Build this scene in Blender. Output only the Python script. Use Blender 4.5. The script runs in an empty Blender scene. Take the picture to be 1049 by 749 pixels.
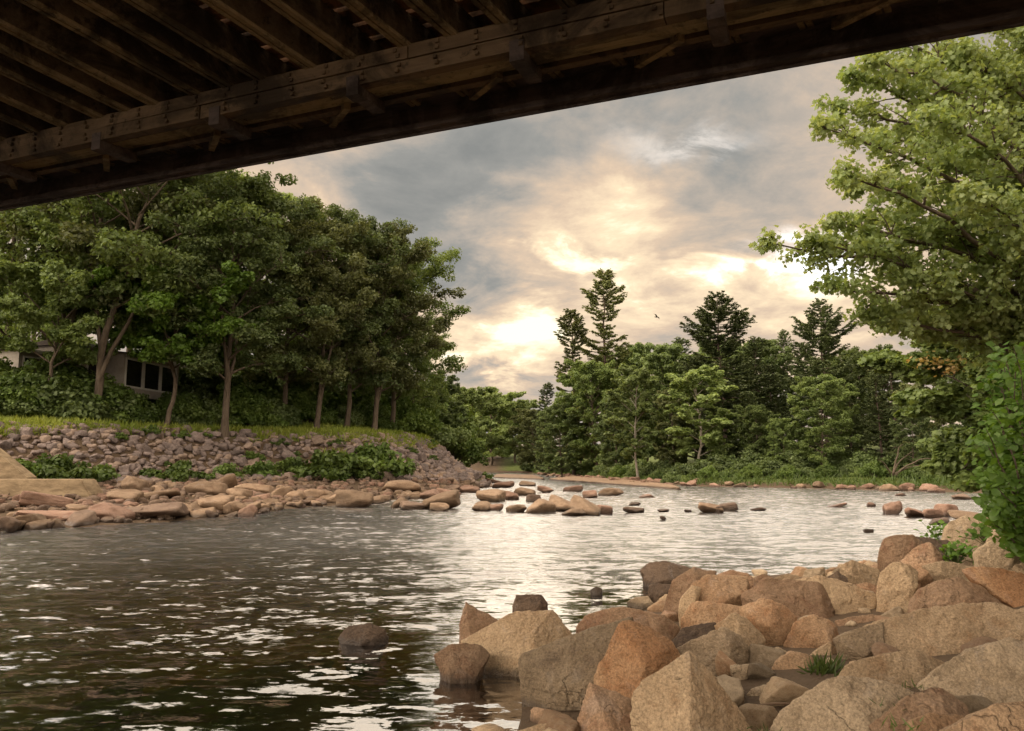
import bpy, bmesh, math, random
import numpy as np
from mathutils import Vector, Matrix
rng = np.random.default_rng(7)
random.seed(7)
R = math.radians
scene = bpy.context.scene
C = scene.collection

# ------------------------------------------------------------------ camera
F = 800.0; HOR = 474.0; CZ = 2.0
TH = math.atan((HOR - 374.5) / F)
cam = bpy.data.cameras.new('camera'); cam_o = bpy.data.objects.new('camera', cam); C.objects.link(cam_o)
cam.sensor_width = 36; cam.lens = 36 * F / 1049; cam.clip_start = 0.05; cam.clip_end = 3000
cam_o.location = (0, 0, CZ); cam_o.rotation_euler = (R(90) + TH, 0, 0)
scene.camera = cam_o

def ray(px, py):
    x = (px - 524.5) / F; y = (374.5 - py) / F
    return np.array([x, math.cos(TH) - y * math.sin(TH), math.sin(TH) + y * math.cos(TH)])
def at(px, py, Y):
    d = ray(px, py); return np.array([0, 0, CZ]) + d * (Y / d[1])
def onz(px, py, z=0.0):
    d = ray(px, py); return np.array([0, 0, CZ]) + d * ((z - CZ) / d[2])

# ------------------------------------------------------------------ noise
def _hash(ix, iy, iz, seed):
    h = (ix * 374761393 + iy * 668265263 + iz * 2147483647 + seed * 1274126177) & 0xffffffff
    h = ((h ^ (h >> 13)) * 1103515245) & 0xffffffff
    h = ((h ^ (h >> 16)) * 2654435761) & 0xffffffff
    return ((h ^ (h >> 15)) & 0xffffff) / float(0xffffff)
def vnoise(P, seed=0):
    P = np.asarray(P, dtype=np.float64)
    I = np.floor(P).astype(np.int64); f = P - I; f = f * f * f * (f * (f * 6 - 15) + 10)
    out = 0
    for dx in (0, 1):
        wx = f[:, 0] if dx else 1 - f[:, 0]
        for dy in (0, 1):
            wy = f[:, 1] if dy else 1 - f[:, 1]
            for dz in (0, 1):
                wz = f[:, 2] if dz else 1 - f[:, 2]
                out = out + wx * wy * wz * _hash(I[:, 0] + dx, I[:, 1] + dy, I[:, 2] + dz, seed)
    return out * 2 - 1
def fbm(P, oct=4, seed=0, lac=2.03, gain=.5):
    P = np.asarray(P, dtype=np.float64); a = 1; s = 0; n = 0
    for o in range(oct):
        s = s + a * vnoise(P + 17.3 * o, seed + o); n += a; P = P * lac; a *= gain
    return s / n
def sstep(a, b, x):
    t = np.clip((x - a) / (b - a), 0, 1); return t * t * (3 - 2 * t)

# ------------------------------------------------------------------ mesh / object helpers
def mesh(name, V, Fc, smooth=False, mat=None):
    """Fc: (n,k) array of faces or list of such arrays"""
    me = bpy.data.meshes.new(name)
    V = np.asarray(V, dtype=np.float32)
    if not isinstance(Fc, list): Fc = [Fc]
    Fc = [np.asarray(f, dtype=np.int32) for f in Fc if len(f)]
    idx = np.concatenate([f.ravel() for f in Fc])
    tot = np.concatenate([np.full(len(f), f.shape[1], dtype=np.int32) for f in Fc])
    st = np.concatenate([[0], np.cumsum(tot)[:-1]]).astype(np.int32)
    me.vertices.add(len(V)); me.vertices.foreach_set('co', V.ravel())
    me.loops.add(len(idx)); me.loops.foreach_set('vertex_index', idx)
    me.polygons.add(len(tot)); me.polygons.foreach_set('loop_start', st)
    me.polygons.foreach_set('use_smooth', np.full(len(tot), smooth, dtype=bool))
    me.update(calc_edges=True)
    if mat: me.materials.append(mat)
    return me
def tag(o, label=None, cat=None, group=None, kind=None):
    if label: o['label'] = label
    if cat: o['category'] = cat
    if group: o['group'] = group
    if kind: o['kind'] = kind
    return o
def obj(name, me, parent=None, loc=(0, 0, 0), rot=(0, 0, 0), scale=(1, 1, 1)):
    o = bpy.data.objects.new(name, me); C.objects.link(o)
    o.location = [float(v) for v in loc]; o.rotation_euler = rot; o.scale = scale
    if parent: o.parent = parent
    return o
def thing(name, label, cat, loc=(0, 0, 0), rz=0, group=None, scale=(1, 1, 1)):
    o = bpy.data.objects.new(name, None); C.objects.link(o); o.empty_display_size = .3
    o.location = [float(v) for v in loc]; o.rotation_euler = (0, 0, rz); o.scale = scale
    return tag(o, label, cat, group)

class MB:
    def __init__(s): s.V = []; s.F = []; s.n = 0
    def add(s, V, Fc):
        s.V.append(np.asarray(V, float)); s.F.append(np.asarray(Fc, int) + s.n); s.n += len(V)
    def box(s, c, size, rz=0, ax=None):
        x, y, z = [v / 2 for v in size]
        V = np.array([[-x, -y, -z], [x, -y, -z], [x, y, -z], [-x, y, -z], [-x, -y, z], [x, -y, z], [x, y, z], [-x, y, z]])
        if ax is not None: V = V @ np.array(ax)
        elif rz:
            c_, s_ = math.cos(rz), math.sin(rz); V = V @ np.array([[c_, s_, 0], [-s_, c_, 0], [0, 0, 1]])
        s.add(V + np.array(c), [[0, 3, 2, 1], [4, 5, 6, 7], [0, 1, 5, 4], [1, 2, 6, 5], [2, 3, 7, 6], [3, 0, 4, 7]])
    def bar(s, a, b, w, h):
        a = np.array(a, float); b = np.array(b, float); d = b - a; L = np.linalg.norm(d); d /= L
        up = np.array([0, 0, 1.]) if abs(d[2]) < .95 else np.array([0, 1., 0])
        sd = np.cross(up, d); sd /= np.linalg.norm(sd); up = np.cross(d, sd)
        s.box((a + b) / 2, (L, w, h), ax=np.array([d, sd, up]))
    def tube(s, pts, rad, k=6):
        pts = np.array(pts, float); n = len(pts); rad = np.broadcast_to(rad, (n,))
        T = np.gradient(pts, axis=0); T /= np.linalg.norm(T, axis=1)[:, None] + 1e-9
        ref = np.array([.31, .2, .93]) if abs(T[0][2]) < .8 else np.array([1., .1, 0])
        U = np.cross(T, ref); U /= np.linalg.norm(U, axis=1)[:, None] + 1e-9; W = np.cross(T, U)
        a = np.arange(k) / k * 2 * math.pi
        V = pts[:, None] + rad[:, None, None] * (np.cos(a)[None, :, None] * U[:, None] + np.sin(a)[None, :, None] * W[:, None])
        i = np.arange(n - 1)[:, None] * k; j = np.arange(k)[None]; j2 = (j + 1) % k
        s.add(V.reshape(-1, 3), np.stack([i + j, i + j2, i + k + j2, i + k + j], -1).reshape(-1, 4))
    def me(s, name, mat, smooth=False): return mesh(name, np.concatenate(s.V), np.concatenate(s.F), smooth, mat)

# ------------------------------------------------------------------ materials
def mat(name):
    m = bpy.data.materials.new(name); m.use_nodes = True; nt = m.node_tree; nt.nodes.clear()
    return m, nt
class NT:
    def __init__(s, nt): s.nt = nt
    def n(s, t, **k):
        nd = s.nt.nodes.new(t)
        for a, b in k.items():
            if a.startswith('i_'):
                key = a[2:]; key = int(key) if key.isdigit() else key.replace('_', ' ')
                if hasattr(b, 'is_linked') or isinstance(b, bpy.types.NodeSocket): s.nt.links.new(b, nd.inputs[key])
                else: nd.inputs[key].default_value = b
            else: setattr(nd, a, b)
        return nd
    def m(s, op, a, b=0.0, c=0.0, clamp=False):
        nd = s.nt.nodes.new('ShaderNodeMath'); nd.operation = op; nd.use_clamp = clamp
        for i, v in enumerate((a, b, c)):
            if isinstance(v, (int, float)): nd.inputs[i].default_value = v
            else: s.nt.links.new(v, nd.inputs[i])
        return nd.outputs[0]
    def mix(s, f, a, b, blend='MIX'):
        nd = s.nt.nodes.new('ShaderNodeMix'); nd.data_type = 'RGBA'; nd.blend_type = blend
        for i, v in ((0, f), (6, a), (7, b)):
            if isinstance(v, (int, float)): nd.inputs[i].default_value = v
            elif isinstance(v, tuple): nd.inputs[i].default_value = (*v, 1) if len(v) == 3 else v
            else: s.nt.links.new(v, nd.inputs[i])
        return nd.outputs[2]
    def noise(s, vec, scale, detail=4, rough=.55, dist=0.0):
        nd = s.n('ShaderNodeTexNoise'); nd.inputs['Scale'].default_value = scale; nd.inputs['Detail'].default_value = detail
        nd.inputs['Roughness'].default_value = rough; nd.inputs['Distortion'].default_value = dist
        if vec is not None: s.nt.links.new(vec, nd.inputs['Vector'])
        return nd.outputs['Fac']
    def ramp(s, f, a, b): # smooth map a..b -> 0..1
        nd = s.n('ShaderNodeMapRange', interpolation_type='SMOOTHSTEP'); s.nt.links.new(f, nd.inputs[0])
        nd.inputs[1].default_value = a; nd.inputs[2].default_value = b; return nd.outputs[0]
    def out(s, sh): 
        o = s.nt.nodes.new('ShaderNodeOutputMaterial'); s.nt.links.new(sh, o.inputs['Surface'])
    def bump(s, h, strength, dist, normal=None):
        nd = s.n('ShaderNodeBump'); nd.inputs['Strength'].default_value = strength; nd.inputs['Distance'].default_value = dist
        s.nt.links.new(h, nd.inputs['Height'])
        if normal: s.nt.links.new(normal, nd.inputs['Normal'])
        return nd.outputs[0]
    def bsdf(s, col, rough=.85, normal=None, spec=.3):
        nd = s.n('ShaderNodeBsdfPrincipled')
        if isinstance(col, tuple): nd.inputs['Base Color'].default_value = (*col, 1)
        else: s.nt.links.new(col, nd.inputs['Base Color'])
        if isinstance(rough, (int, float)): nd.inputs['Roughness'].default_value = rough
        else: s.nt.links.new(rough, nd.inputs['Roughness'])
        nd.inputs['Specular IOR Level'].default_value = spec
        if normal: s.nt.links.new(normal, nd.inputs['Normal'])
        return nd.outputs[0]

def granite(name, a, b, stain, scale=1.0, wet=True, grain=True, bumpd=.02, strata=0.0):
    m, nt = mat(name); N = NT(nt)
    tc = N.n('ShaderNodeTexCoord'); geo = N.n('ShaderNodeNewGeometry'); oi = N.n('ShaderNodeObjectInfo')
    off = N.n('ShaderNodeVectorMath', operation='ADD'); nt.links.new(tc.outputs['Object'], off.inputs[0])
    rr = N.m('MULTIPLY', oi.outputs['Random'], 40.0); cb = N.n('ShaderNodeCombineXYZ'); nt.links.new(rr, cb.inputs[0]); nt.links.new(rr, cb.inputs[1])
    nt.links.new(cb.outputs[0], off.inputs[1]); v = off.outputs[0]
    n1 = N.noise(v, 1.7 * scale, 5, .6, .6); n2 = N.noise(v, 5 * scale, 5, .65, .3); n3 = N.noise(v, 60 * scale, 3, .7)
    col = N.mix(N.ramp(n1, .35, .65), a, b)
    col = N.mix(N.m('MULTIPLY', N.ramp(n2, .5, .72), .75), col, stain)
    dark = tuple(x * .45 for x in a)
    dv = N.n('ShaderNodeVectorMath', operation='ADD'); nt.links.new(v, dv.inputs[0]); nz = N.n('ShaderNodeTexNoise'); nz.inputs['Scale'].default_value = 2.2 * scale; nz.inputs['Detail'].default_value = 5; nt.links.new(v, nz.inputs['Vector'])
    nt.links.new(nz.outputs['Color'], dv.inputs[1])
    vo = N.n('ShaderNodeTexVoronoi', feature='DISTANCE_TO_EDGE'); vo.inputs['Scale'].default_value = 1.5 * scale; nt.links.new(dv.outputs[0], vo.inputs['Vector'])
    crk = N.m('MULTIPLY', N.m('SUBTRACT', 1.0, N.ramp(vo.outputs['Distance'], .0, .014)), N.ramp(n1, .50, .62))
    pale = N.m('MULTIPLY', N.ramp(N.noise(v, 3.3 * scale, 7, .72, .9), .54, .68), .25)
    n4 = N.noise(v, 2.6 * scale, 6, .7, 1.2)
    col = N.mix(N.m('MULTIPLY', N.ramp(n4, .56, .74), .55), col, dark)
    col = N.mix(pale, col, tuple(min(1, .5 * x + .19) for x in b)); col = N.mix(N.m('MULTIPLY', crk, .35), col, tuple(x * .3 for x in a))
    if grain:
        sp = N.m('MULTIPLY_ADD', n3, 2.6, -.3); col = N.mix(.75, col, N.n('ShaderNodeCombineColor', i_0=sp, i_1=sp, i_2=sp).outputs[0], 'MULTIPLY')
        n5 = N.noise(v, 130 * scale, 2, .6); col = N.mix(N.m('MULTIPLY', N.ramp(n5, .6, .7), .35), col, tuple(min(1, x * 1.7 + .06) for x in b))
    # per stone value shift
    k = N.m('MULTIPLY_ADD', oi.outputs['Random'], .45, .62); col = N.mix(1.0, col, N.n('ShaderNodeCombineColor', i_0=k, i_1=k, i_2=k).outputs[0], 'MULTIPLY')
    rough = .88
    if wet:
        sz = N.n('ShaderNodeSeparateXYZ'); nt.links.new(geo.outputs['Position'], sz.inputs[0])
        wz = N.m('ADD', sz.outputs[2], N.m('MULTIPLY', N.m('SUBTRACT', n2, .5), .16))
        wf = N.m('SUBTRACT', 1.0, N.ramp(wz, *((.03, .11) if scale > .7 else (.07, .24))))
        col = N.mix(N.m('MULTIPLY', wf, .68), col, (.028, .02, .014)); rough = N.m('MULTIPLY_ADD', wf, -.5, .88)
    h = N.m('ADD', N.m('MULTIPLY', n2, .6), N.m('MULTIPLY', n3, .22 if grain else .1))
    h = N.m('ADD', h, N.m('MULTIPLY', N.noise(v, 18 * scale, 5, .7), .45))
    h = N.m('SUBTRACT', h, N.m('MULTIPLY', crk, .4))
    if strata:
        mp = N.n('ShaderNodeMapping'); nt.links.new(v, mp.inputs[0]); mp.inputs['Scale'].default_value = (1.2, 3, 13); mp.inputs['Rotation'].default_value = (.2, .45, .3)
        h = N.m('ADD', h, N.m('MULTIPLY', N.noise(mp.outputs[0], 1.5, 4, .6), strata))
    N.out(N.bsdf(col, rough, N.bump(h, .9, bumpd), .25))
    return m
G_TAN = granite('granite_tan', (.33, .235, .14), (.43, .32, .20), (.28, .17, .09), bumpd=.035)
G_GREY = granite('granite_grey', (.27, .20, .125), (.35, .265, .17), (.2, .145, .095), strata=.9, bumpd=.04)
G_ORANGE = granite('granite_orange', (.31, .19, .105), (.40, .275, .165), (.27, .135, .065), bumpd=.035)
G_BROWN = granite('granite_brown', (.27, .17, .10), (.34, .23, .145), (.23, .12, .07), bumpd=.035)
G_RUST = granite('granite_rust', (.31, .165, .08), (.37, .24, .135), (.21, .095, .04), strata=.8, bumpd=.055)
G_DARK = granite('granite_dark', (.085, .06, .042), (.13, .09, .06), (.05, .035, .025))
G_COOL = granite('granite_cool', (.29, .22, .14), (.38, .295, .195), (.20, .145, .09), bumpd=.035)
G_BAR = granite('bar_rock_tan', (.22, .15, .095), (.31, .22, .145), (.17, .10, .06), scale=.6, bumpd=.05)
G_PINK = granite('bar_rock_pink', (.25, .15, .105), (.33, .215, .155), (.18, .10, .065), scale=.6, bumpd=.05)
G_BARDK = granite('bar_rock_dark', (.16, .11, .08), (.22, .155, .11), (.11, .07, .045), scale=.6, bumpd=.05)
G_RIP = granite('riprap_grey', (.15, .118, .105), (.26, .205, .18), (.10, .075, .065), scale=.8, wet=False, bumpd=.04)
G_RIPW = granite('riprap_warm', (.22, .16, .125), (.32, .245, .19), (.15, .105, .08), scale=.8, wet=False, bumpd=.04)

def leafmat(name, a, b, trans=.35, spread=.6, alt=None):
    m, nt = mat(name); N = NT(nt)
    geo = N.n('ShaderNodeNewGeometry'); oi = N.n('ShaderNodeObjectInfo')
    n1 = N.noise(geo.outputs['Position'], .55, 3, .6)
    f = N.m('ADD', N.m('MULTIPLY', N.ramp(n1, .35, .65), .6), N.m('MULTIPLY', geo.outputs['Random Per Island'], .4))
    col = N.mix(f, a, b)
    if alt: col = N.mix(N.m('MULTIPLY', N.ramp(geo.outputs['Random Per Island'], alt[1], alt[1] + .02), 1.0), col, alt[0])
    k = N.m('MULTIPLY_ADD', oi.outputs['Random'], spread, 1 - spread / 2); col = N.mix(1.0, col, N.n('ShaderNodeCombineColor', i_0=k, i_1=k, i_2=k).outputs[0], 'MULTIPLY')
    d = N.n('ShaderNodeBsdfDiffuse'); nt.links.new(col, d.inputs[0])
    t = N.n('ShaderNodeBsdfTranslucent'); nt.links.new(N.mix(1.0, col, (1.25, 1.15, .6), 'MULTIPLY'), t.inputs[0])
    mx = N.n('ShaderNodeMixShader'); mx.inputs[0].default_value = trans; nt.links.new(d.outputs[0], mx.inputs[1]); nt.links.new(t.outputs[0], mx.inputs[2])
    g = N.n('ShaderNodeBsdfGlossy'); g.inputs['Roughness'].default_value = .45; g.inputs[0].default_value = (.5, .5, .5, 1)
    m2 = N.n('ShaderNodeMixShader'); m2.inputs[0].default_value = .04; nt.links.new(mx.outputs[0], m2.inputs[1]); nt.links.new(g.outputs[0], m2.inputs[2])
    N.out(m2.outputs[0]); return m
L_DARK = leafmat('leaf_dark_green', (.10, .145, .05), (.18, .24, .085))
L_MID = leafmat('leaf_mid_green', (.105, .155, .045), (.18, .24, .07))
L_LIGHT = leafmat('leaf_light_green', (.16, .22, .07), (.25, .32, .11))
L_OLIVE = leafmat('leaf_olive_green', (.12, .14, .05), (.19, .22, .085))
L_BRIGHT = leafmat('leaf_bright_green', (.10, .19, .025), (.16, .27, .04))
L_MAPLE = leafmat('leaf_maple', (.27, .38, .12), (.43, .52, .22), trans=.5)
L_ORANGE = leafmat('leaf_turning', (.38, .22, .10), (.30, .27, .10), trans=.45)
L_NEAR = leafmat('leaf_near_shrub', (.08, .17, .025), (.15, .27, .04), trans=.4)
L_SHRUB = leafmat('leaf_low_shrub', (.07, .12, .025), (.14, .20, .045), trans=.3)
L_PINE = leafmat('pine_needles', (.095, .13, .055), (.16, .195, .085), trans=.15)
L_PINEL = leafmat('pine_needles_light', (.12, .145, .06), (.19, .21, .09), trans=.2)
L_GRASS = leafmat('grass_blade', (.17, .24, .035), (.30, .34, .07), trans=.35)
L_GRASSD = leafmat('grass_dark', (.05, .085, .022), (.095, .14, .035), trans=.3)

def simple(name, a, b, scale=4, rough=.85, bumpd=.01, stretch=None, coord='Object', spec=.3):
    m, nt = mat(name); N = NT(nt); tc = N.n('ShaderNodeTexCoord'); v = tc.outputs[coord]
    if stretch:
        mp = N.n('ShaderNodeMapping'); nt.links.new(v, mp.inputs[0]); mp.inputs['Scale'].default_value = stretch; v = mp.outputs[0]
    n1 = N.noise(v, scale, 6, .65, .3); n2 = N.noise(v, scale * 7, 4, .6)
    col = N.mix(N.ramp(n1, .3, .7), a, b); col = N.mix(N.m('MULTIPLY', n2, .5), col, tuple(x * .4 for x in a))
    N.out(N.bsdf(col, rough, N.bump(N.m('ADD', n1, N.m('MULTIPLY', n2, .5)), .8, bumpd), spec)); return m
BARK = simple('bark', (.10, .075, .052), (.19, .15, .11), 3, .95, .03, (3, 3, .6))
BARKP = simple('bark_pine', (.09, .065, .05), (.15, .11, .085), 3, .95, .03, (3, 3, .6))
BARKB = simple('bark_birch', (.30, .26, .2), (.45, .40, .33), 2, .9, .01, (2, 2, 6))
def timber(name, a, b, rz):
    m, nt = mat(name); N = NT(nt); tc = N.n('ShaderNodeTexCoord')
    mp = N.n('ShaderNodeMapping'); nt.links.new(tc.outputs['Object'], mp.inputs[0]); mp.inputs['Scale'].default_value = (.35, 6, 6)
    n1 = N.noise(mp.outputs[0], 3.0, 6, .7, .2); n2 = N.noise(tc.outputs['Object'], 1.1, 5, .7, .8); n3 = N.noise(tc.outputs['Object'], 7, 5, .7, .3)
    isl = N.n('ShaderNodeNewGeometry').outputs['Random Per Island']
    col = N.mix(N.ramp(n1, .3, .7), a, b)
    col = N.mix(N.m('MULTIPLY', isl, .55), col, tuple(x * .45 for x in a))
    col = N.mix(N.m('MULTIPLY', N.ramp(n2, .4, .62), .85), col, (.014, .010, .007))
    col = N.mix(N.m('MULTIPLY', N.ramp(n3, .56, .66), .6), col, (.02, .015, .01))
    N.out(N.bsdf(col, .9, N.bump(N.m('ADD', n1, n3), .8, .015), .15)); return m
W_BEAM = timber('timber_beam', (.30, .225, .125), (.42, .32, .18), 0)  # paler beam wood, underside light put into the colour; also on lateral braces
W_BEAM_SHADE = timber('timber_beam_shade', (.13, .095, .06), (.20, .15, .095), 0)  # same beam wood darkened, shade on the sides put into the colour
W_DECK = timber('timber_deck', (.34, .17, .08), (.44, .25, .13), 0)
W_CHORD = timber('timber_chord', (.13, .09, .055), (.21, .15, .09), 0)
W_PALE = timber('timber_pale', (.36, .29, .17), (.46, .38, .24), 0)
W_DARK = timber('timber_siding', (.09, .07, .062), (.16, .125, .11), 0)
CONC = simple('concrete_weathered', (.20, .145, .085), (.46, .35, .215), 1.5, .92, .02, (1, 1, 2.5))
WHITE = simple('white_paint', (.62, .60, .54), (.75, .72, .66), 3, .6, .003)
WALLM = simple('wall_boards', (.36, .32, .27), (.46, .41, .35), 3, .85, .01)
PINKW = simple('pale_red_wall', (.42, .30, .26), (.50, .36, .31), 3, .85, .01)
REDP = simple('red_paint', (.28, .045, .03), (.35, .06, .04), 3, .7, .003)
ROOFM = simple('roof_shingle', (.11, .09, .08), (.17, .145, .125), 6, .9, .01)
GLASS = simple('window_glass_dark', (.012, .012, .012), (.02, .02, .018), 1, .06, .0, spec=.6)
DRY = simple('dry_wood', (.17, .11, .07), (.26, .18, .12), 8, .9, .004)
BIRDM = simple('feather_dark', (.03, .028, .028), (.05, .045, .04), 8, .8, .001)

# ------------------------------------------------------------------ terrain
Wp = np.array([(-80, -60), (-60, -5), (-42, 9), (-22, 16.5), (-15.6, 22.5), (-12.9, 25.5), (-10.0, 30), (-9.6, 35), (-7.4, 39), (-5.2, 44), (-3.4, 54), (-1.7, 66), (-2.2, 74), (-4, 90), (-5, 105), (-12, 125), (-40, 135), (-80, 140),
               (-80, 178), (-40, 172), (-8, 160), (2, 150), (6, 125), (9.5, 100), (13, 80), (15, 67), (21, 63), (27, 58), (31, 51), (38, 46), (60, 43), (60, 36), (36, 35), (22, 33.5), (18.5, 30.5),
               (15.3, 27), (10.8, 20), (7.6, 16.2), (4.6, 14.4), (2.8, 13.2), (.95, 9.8), (.15, 7.4), (-.25, 5.8), (-.7, 3), (-2.4, 0), (-8, -14), (-15, -60)], float)
Tp = np.array([(-80, 2), (-48, 15), (-34, 28), (-25.5, 37.5), (-20.5, 41), (-18.2, 45.5), (-13.8, 50), (-8.6, 51.5), (-5.4, 57), (-2.9, 65), (-3.4, 73), (-5.5, 90), (-6.5, 105), (-13, 125.5), (-40, 136), (-80, 141), (-900, 400), (-900, 0)], float)
def inside(P, poly):
    x, y = P[:, 0], P[:, 1]; r = np.zeros(len(P), bool); j = len(poly) - 1
    for i in range(len(poly)):
        xi, yi = poly[i]; xj, yj = poly[j]
        if yi != yj:
            c = ((yi > y) != (yj > y)) & (x < (xj - xi) * (y - yi) / (yj - yi) + xi); r ^= c
        j = i
    return r
def dist(P, poly, closed=True):
    d = np.full(len(P), 1e9); n = len(poly)
    for i in range(n if closed else n - 1):
        a = poly[i]; b = poly[(i + 1) % n]; ab = b - a; t = np.clip(((P - a) @ ab) / (ab @ ab), 0, 1)
        d = np.minimum(d, np.hypot(*(P - a - t[:, None] * ab).T))
    return d
def height(P):
    P = np.atleast_2d(np.asarray(P, float))[:, :2]
    inW = inside(P, Wp); dW = dist(P, Wp); inT = inside(P, Tp); dT = dist(P, Tp[:-2], False)
    P3 = np.c_[P, np.zeros(len(P))]; n = fbm(P3 * .13, 3, 5)
    bed = -np.minimum(dW * .22, .9) - .05 + fbm(P3 * .8, 3, 9) * .12
    leftside = (P[:, 0] < -3 + 0 * P[:, 1]) & (P[:, 1] < 146) & (~inW)
    bar = np.where(dW + dT > 0, 1.0 * np.minimum(dW / (dW + dT + 1e-6), 1), 0)
    hl = 1.0 + sstep(0, 5.2, dT) * 3.15 + sstep(5.5, 19, dT) * 3.6 + np.clip(dT - 19, 0, 60) * .03 + n * .35 * sstep(4, 12, dT)
    # bank height fades where the embankment ends far upstream
    hl = .85 + (hl - 1) * (1 - .45 * sstep(70, 100, P[:, 1]) * sstep(-14, -5, P[:, 0]))
    # near right bank
    nr = np.minimum(dW * .13, .75) + np.clip(dW - 6, 0, 30) * .10
    far = np.minimum(dW * .12, .45) + np.clip(dW - 3, 0, 60) * .10
    hr = np.where(P[:, 1] < 42, nr, far)
    h = np.where(inW, bed, np.where(inT, hl, np.where(leftside, bar + .02, hr)))
    return h + np.where(inW, 0, fbm(P3 * .9, 3, 3) * .06)
def hz(x, y): return float(height([[x, y]])[0])
def grow(a, b, s0, g, smax):
    o = [a]; s = s0
    while o[-1] < b: o.append(o[-1] + s); s = min(s * g, smax)
    return o
xs = sorted(set([-v for v in grow(30, 900, .8, 1.12, 90)] + list(np.arange(-30, 30, .45)) + grow(30, 900, .8, 1.12, 90)))
ys = sorted(set([-v for v in grow(5, 300, .8, 1.2, 60)] + list(np.arange(-5, 50, .4)) + grow(50, 1200, .6, 1.04, 60)))
def grid(xs, ys):
    X, Y = np.meshgrid(xs, ys); nx, ny = len(xs), len(ys)
    i = (np.arange(ny - 1)[:, None] * nx + np.arange(nx - 1)[None]).ravel()
    return np.c_[X.ravel(), Y.ravel()], np.stack([i, i + 1, i + nx + 1, i + nx], -1)
P, Fc = grid(xs, ys); Z = height(P)
m, nt = mat('ground_soil'); N = NT(nt); geo = N.n('ShaderNodeNewGeometry'); pos = geo.outputs['Position']
sz = N.n('ShaderNodeSeparateXYZ'); nt.links.new(pos, sz.inputs[0])
n1 = N.noise(pos, .7, 5, .6); n2 = N.noise(pos, 9, 5, .7); n3 = N.noise(pos, 3, 4, .6)
soil = N.mix(n2, (.05, .037, .025), (.15, .105, .065)); soil = N.mix(N.ramp(n1, .4, .6), soil, (.10, .07, .045))
green = N.mix(n3, (.05, .075, .02), (.12, .15, .035)); green = N.mix(N.ramp(n2, .5, .7), green, (.045, .035, .02))
gf = N.ramp(N.m('ADD', sz.outputs[2], N.m('MULTIPLY', n1, 1.0)), 3.9, 4.4)
gy = N.m('MULTIPLY', N.ramp(sz.outputs[1], 42, 50), N.ramp(N.m('ADD', sz.outputs[2], N.m('MULTIPLY', n1, .3)), .45, .6))
gx = N.m('MULTIPLY', gy, N.ramp(sz.outputs[0], -4, 0))
col = N.mix(N.m('MAXIMUM', gf, gx), soil, green)
bed = N.mix(n3, (.05, .04, .02), (.20, .14, .06)); col = N.mix(N.ramp(sz.outputs[2], -.02, -.12), col, bed)
N.out(N.bsdf(col, .95, N.bump(N.m('ADD', n2, n3), .8, .06), .15)); GROUND = m
o = obj('ground', mesh('ground', np.c_[P, Z], Fc, True, GROUND)); tag(o, kind='structure')

# ------------------------------------------------------------------ water
wx = sorted(set([-v for v in grow(24, 1000, .12, 1.12, 60)] + list(np.arange(-24, -7, .11)) + list(np.arange(-7, 4, .065)) + list(np.arange(4, 20, .11)) + grow(20, 1000, .12, 1.12, 60)))
wy = sorted(set([-v for v in grow(-3, 400, .3, 1.2, 60)] + list(np.arange(3, 16, .055)) + list(np.arange(16, 34, .085)) + list(np.arange(34, 75, .16)) + grow(75, 1200, .3, 1.1, 60)))
P, Fc = grid(wx, wy)
Q = np.c_[P, np.zeros(len(P))]
amp = (1 - .75 * sstep(70, 90, np.hypot(P[:, 0], P[:, 1]))) * (1 + .5 * sstep(14, 30, P[:, 1]))
calm = .35 + .65 * sstep(.5, 4, dist(P, np.array([(0., 6.5), (1.5, 10)]), False) - .5 + 0 * P[:, 0])
w = fbm(Q * np.array([.7, 1.5, 1]) + .5 * fbm(Q * .4, 2, 4)[:, None], 3, 21) * .024 + fbm(Q * np.array([1.3, 3.0, 1]), 3, 25) * .028 + fbm(Q * np.array([3.2, 6.5, 1]), 2, 31) * .014
me = mesh('river_water', np.c_[P, w * amp * calm * (.7 + .3 * sstep(9, 20, P[:, 1]))], Fc, True)
inr = sstep(30, 42, P[:, 1]) * (1 - sstep(62, 78, P[:, 1])) * sstep(-16, -6, P[:, 0]) * (1 - sstep(27, 32, P[:, 0])) * (1 - .45 * sstep(9, 13, P[:, 0]))
a_ = me.attributes.new('rapid', 'FLOAT', 'POINT'); a_.data.foreach_set('value', inr.astype(np.float32))
a_ = me.attributes.new('calm', 'FLOAT', 'POINT'); a_.data.foreach_set('value', calm.astype(np.float32))
m, nt = mat('river_water'); N = NT(nt); geo = N.n('ShaderNodeNewGeometry')
at_r = N.n('ShaderNodeAttribute', attribute_name='rapid').outputs['Fac']; at_c = N.n('ShaderNodeAttribute', attribute_name='calm').outputs['Fac']
mp = N.n('ShaderNodeMapping'); nt.links.new(geo.outputs['Position'], mp.inputs[0]); mp.inputs['Scale'].default_value = (.55, 1.25, 1); mp.inputs['Rotation'].default_value = (0, 0, .15)
n3 = N.noise(mp.outputs[0], .22, 3, .5, .5)
def ncol(scale, det):
    nd = N.n('ShaderNodeTexNoise'); nd.inputs['Scale'].default_value = scale; nd.inputs['Detail'].default_value = det; nd.inputs['Roughness'].default_value = .6; nd.inputs['Distortion'].default_value = .4
    nt.links.new(mp.outputs[0], nd.inputs['Vector']); return nd.outputs['Color']
def vm(op, a, b=None, sc=None):
    nd = N.n('ShaderNodeVectorMath', operation=op); nt.links.new(a, nd.inputs[0])
    if b is not None:
        if isinstance(b, tuple): nd.inputs[1].default_value = b
        else: nt.links.new(b, nd.inputs[1])
    if sc is not None: nt.links.new(sc, nd.inputs['Scale'])
    return nd.outputs[0]
camd = N.n('ShaderNodeVectorMath', operation='LENGTH'); nt.links.new(geo.outputs['Position'], camd.inputs[0])
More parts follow.
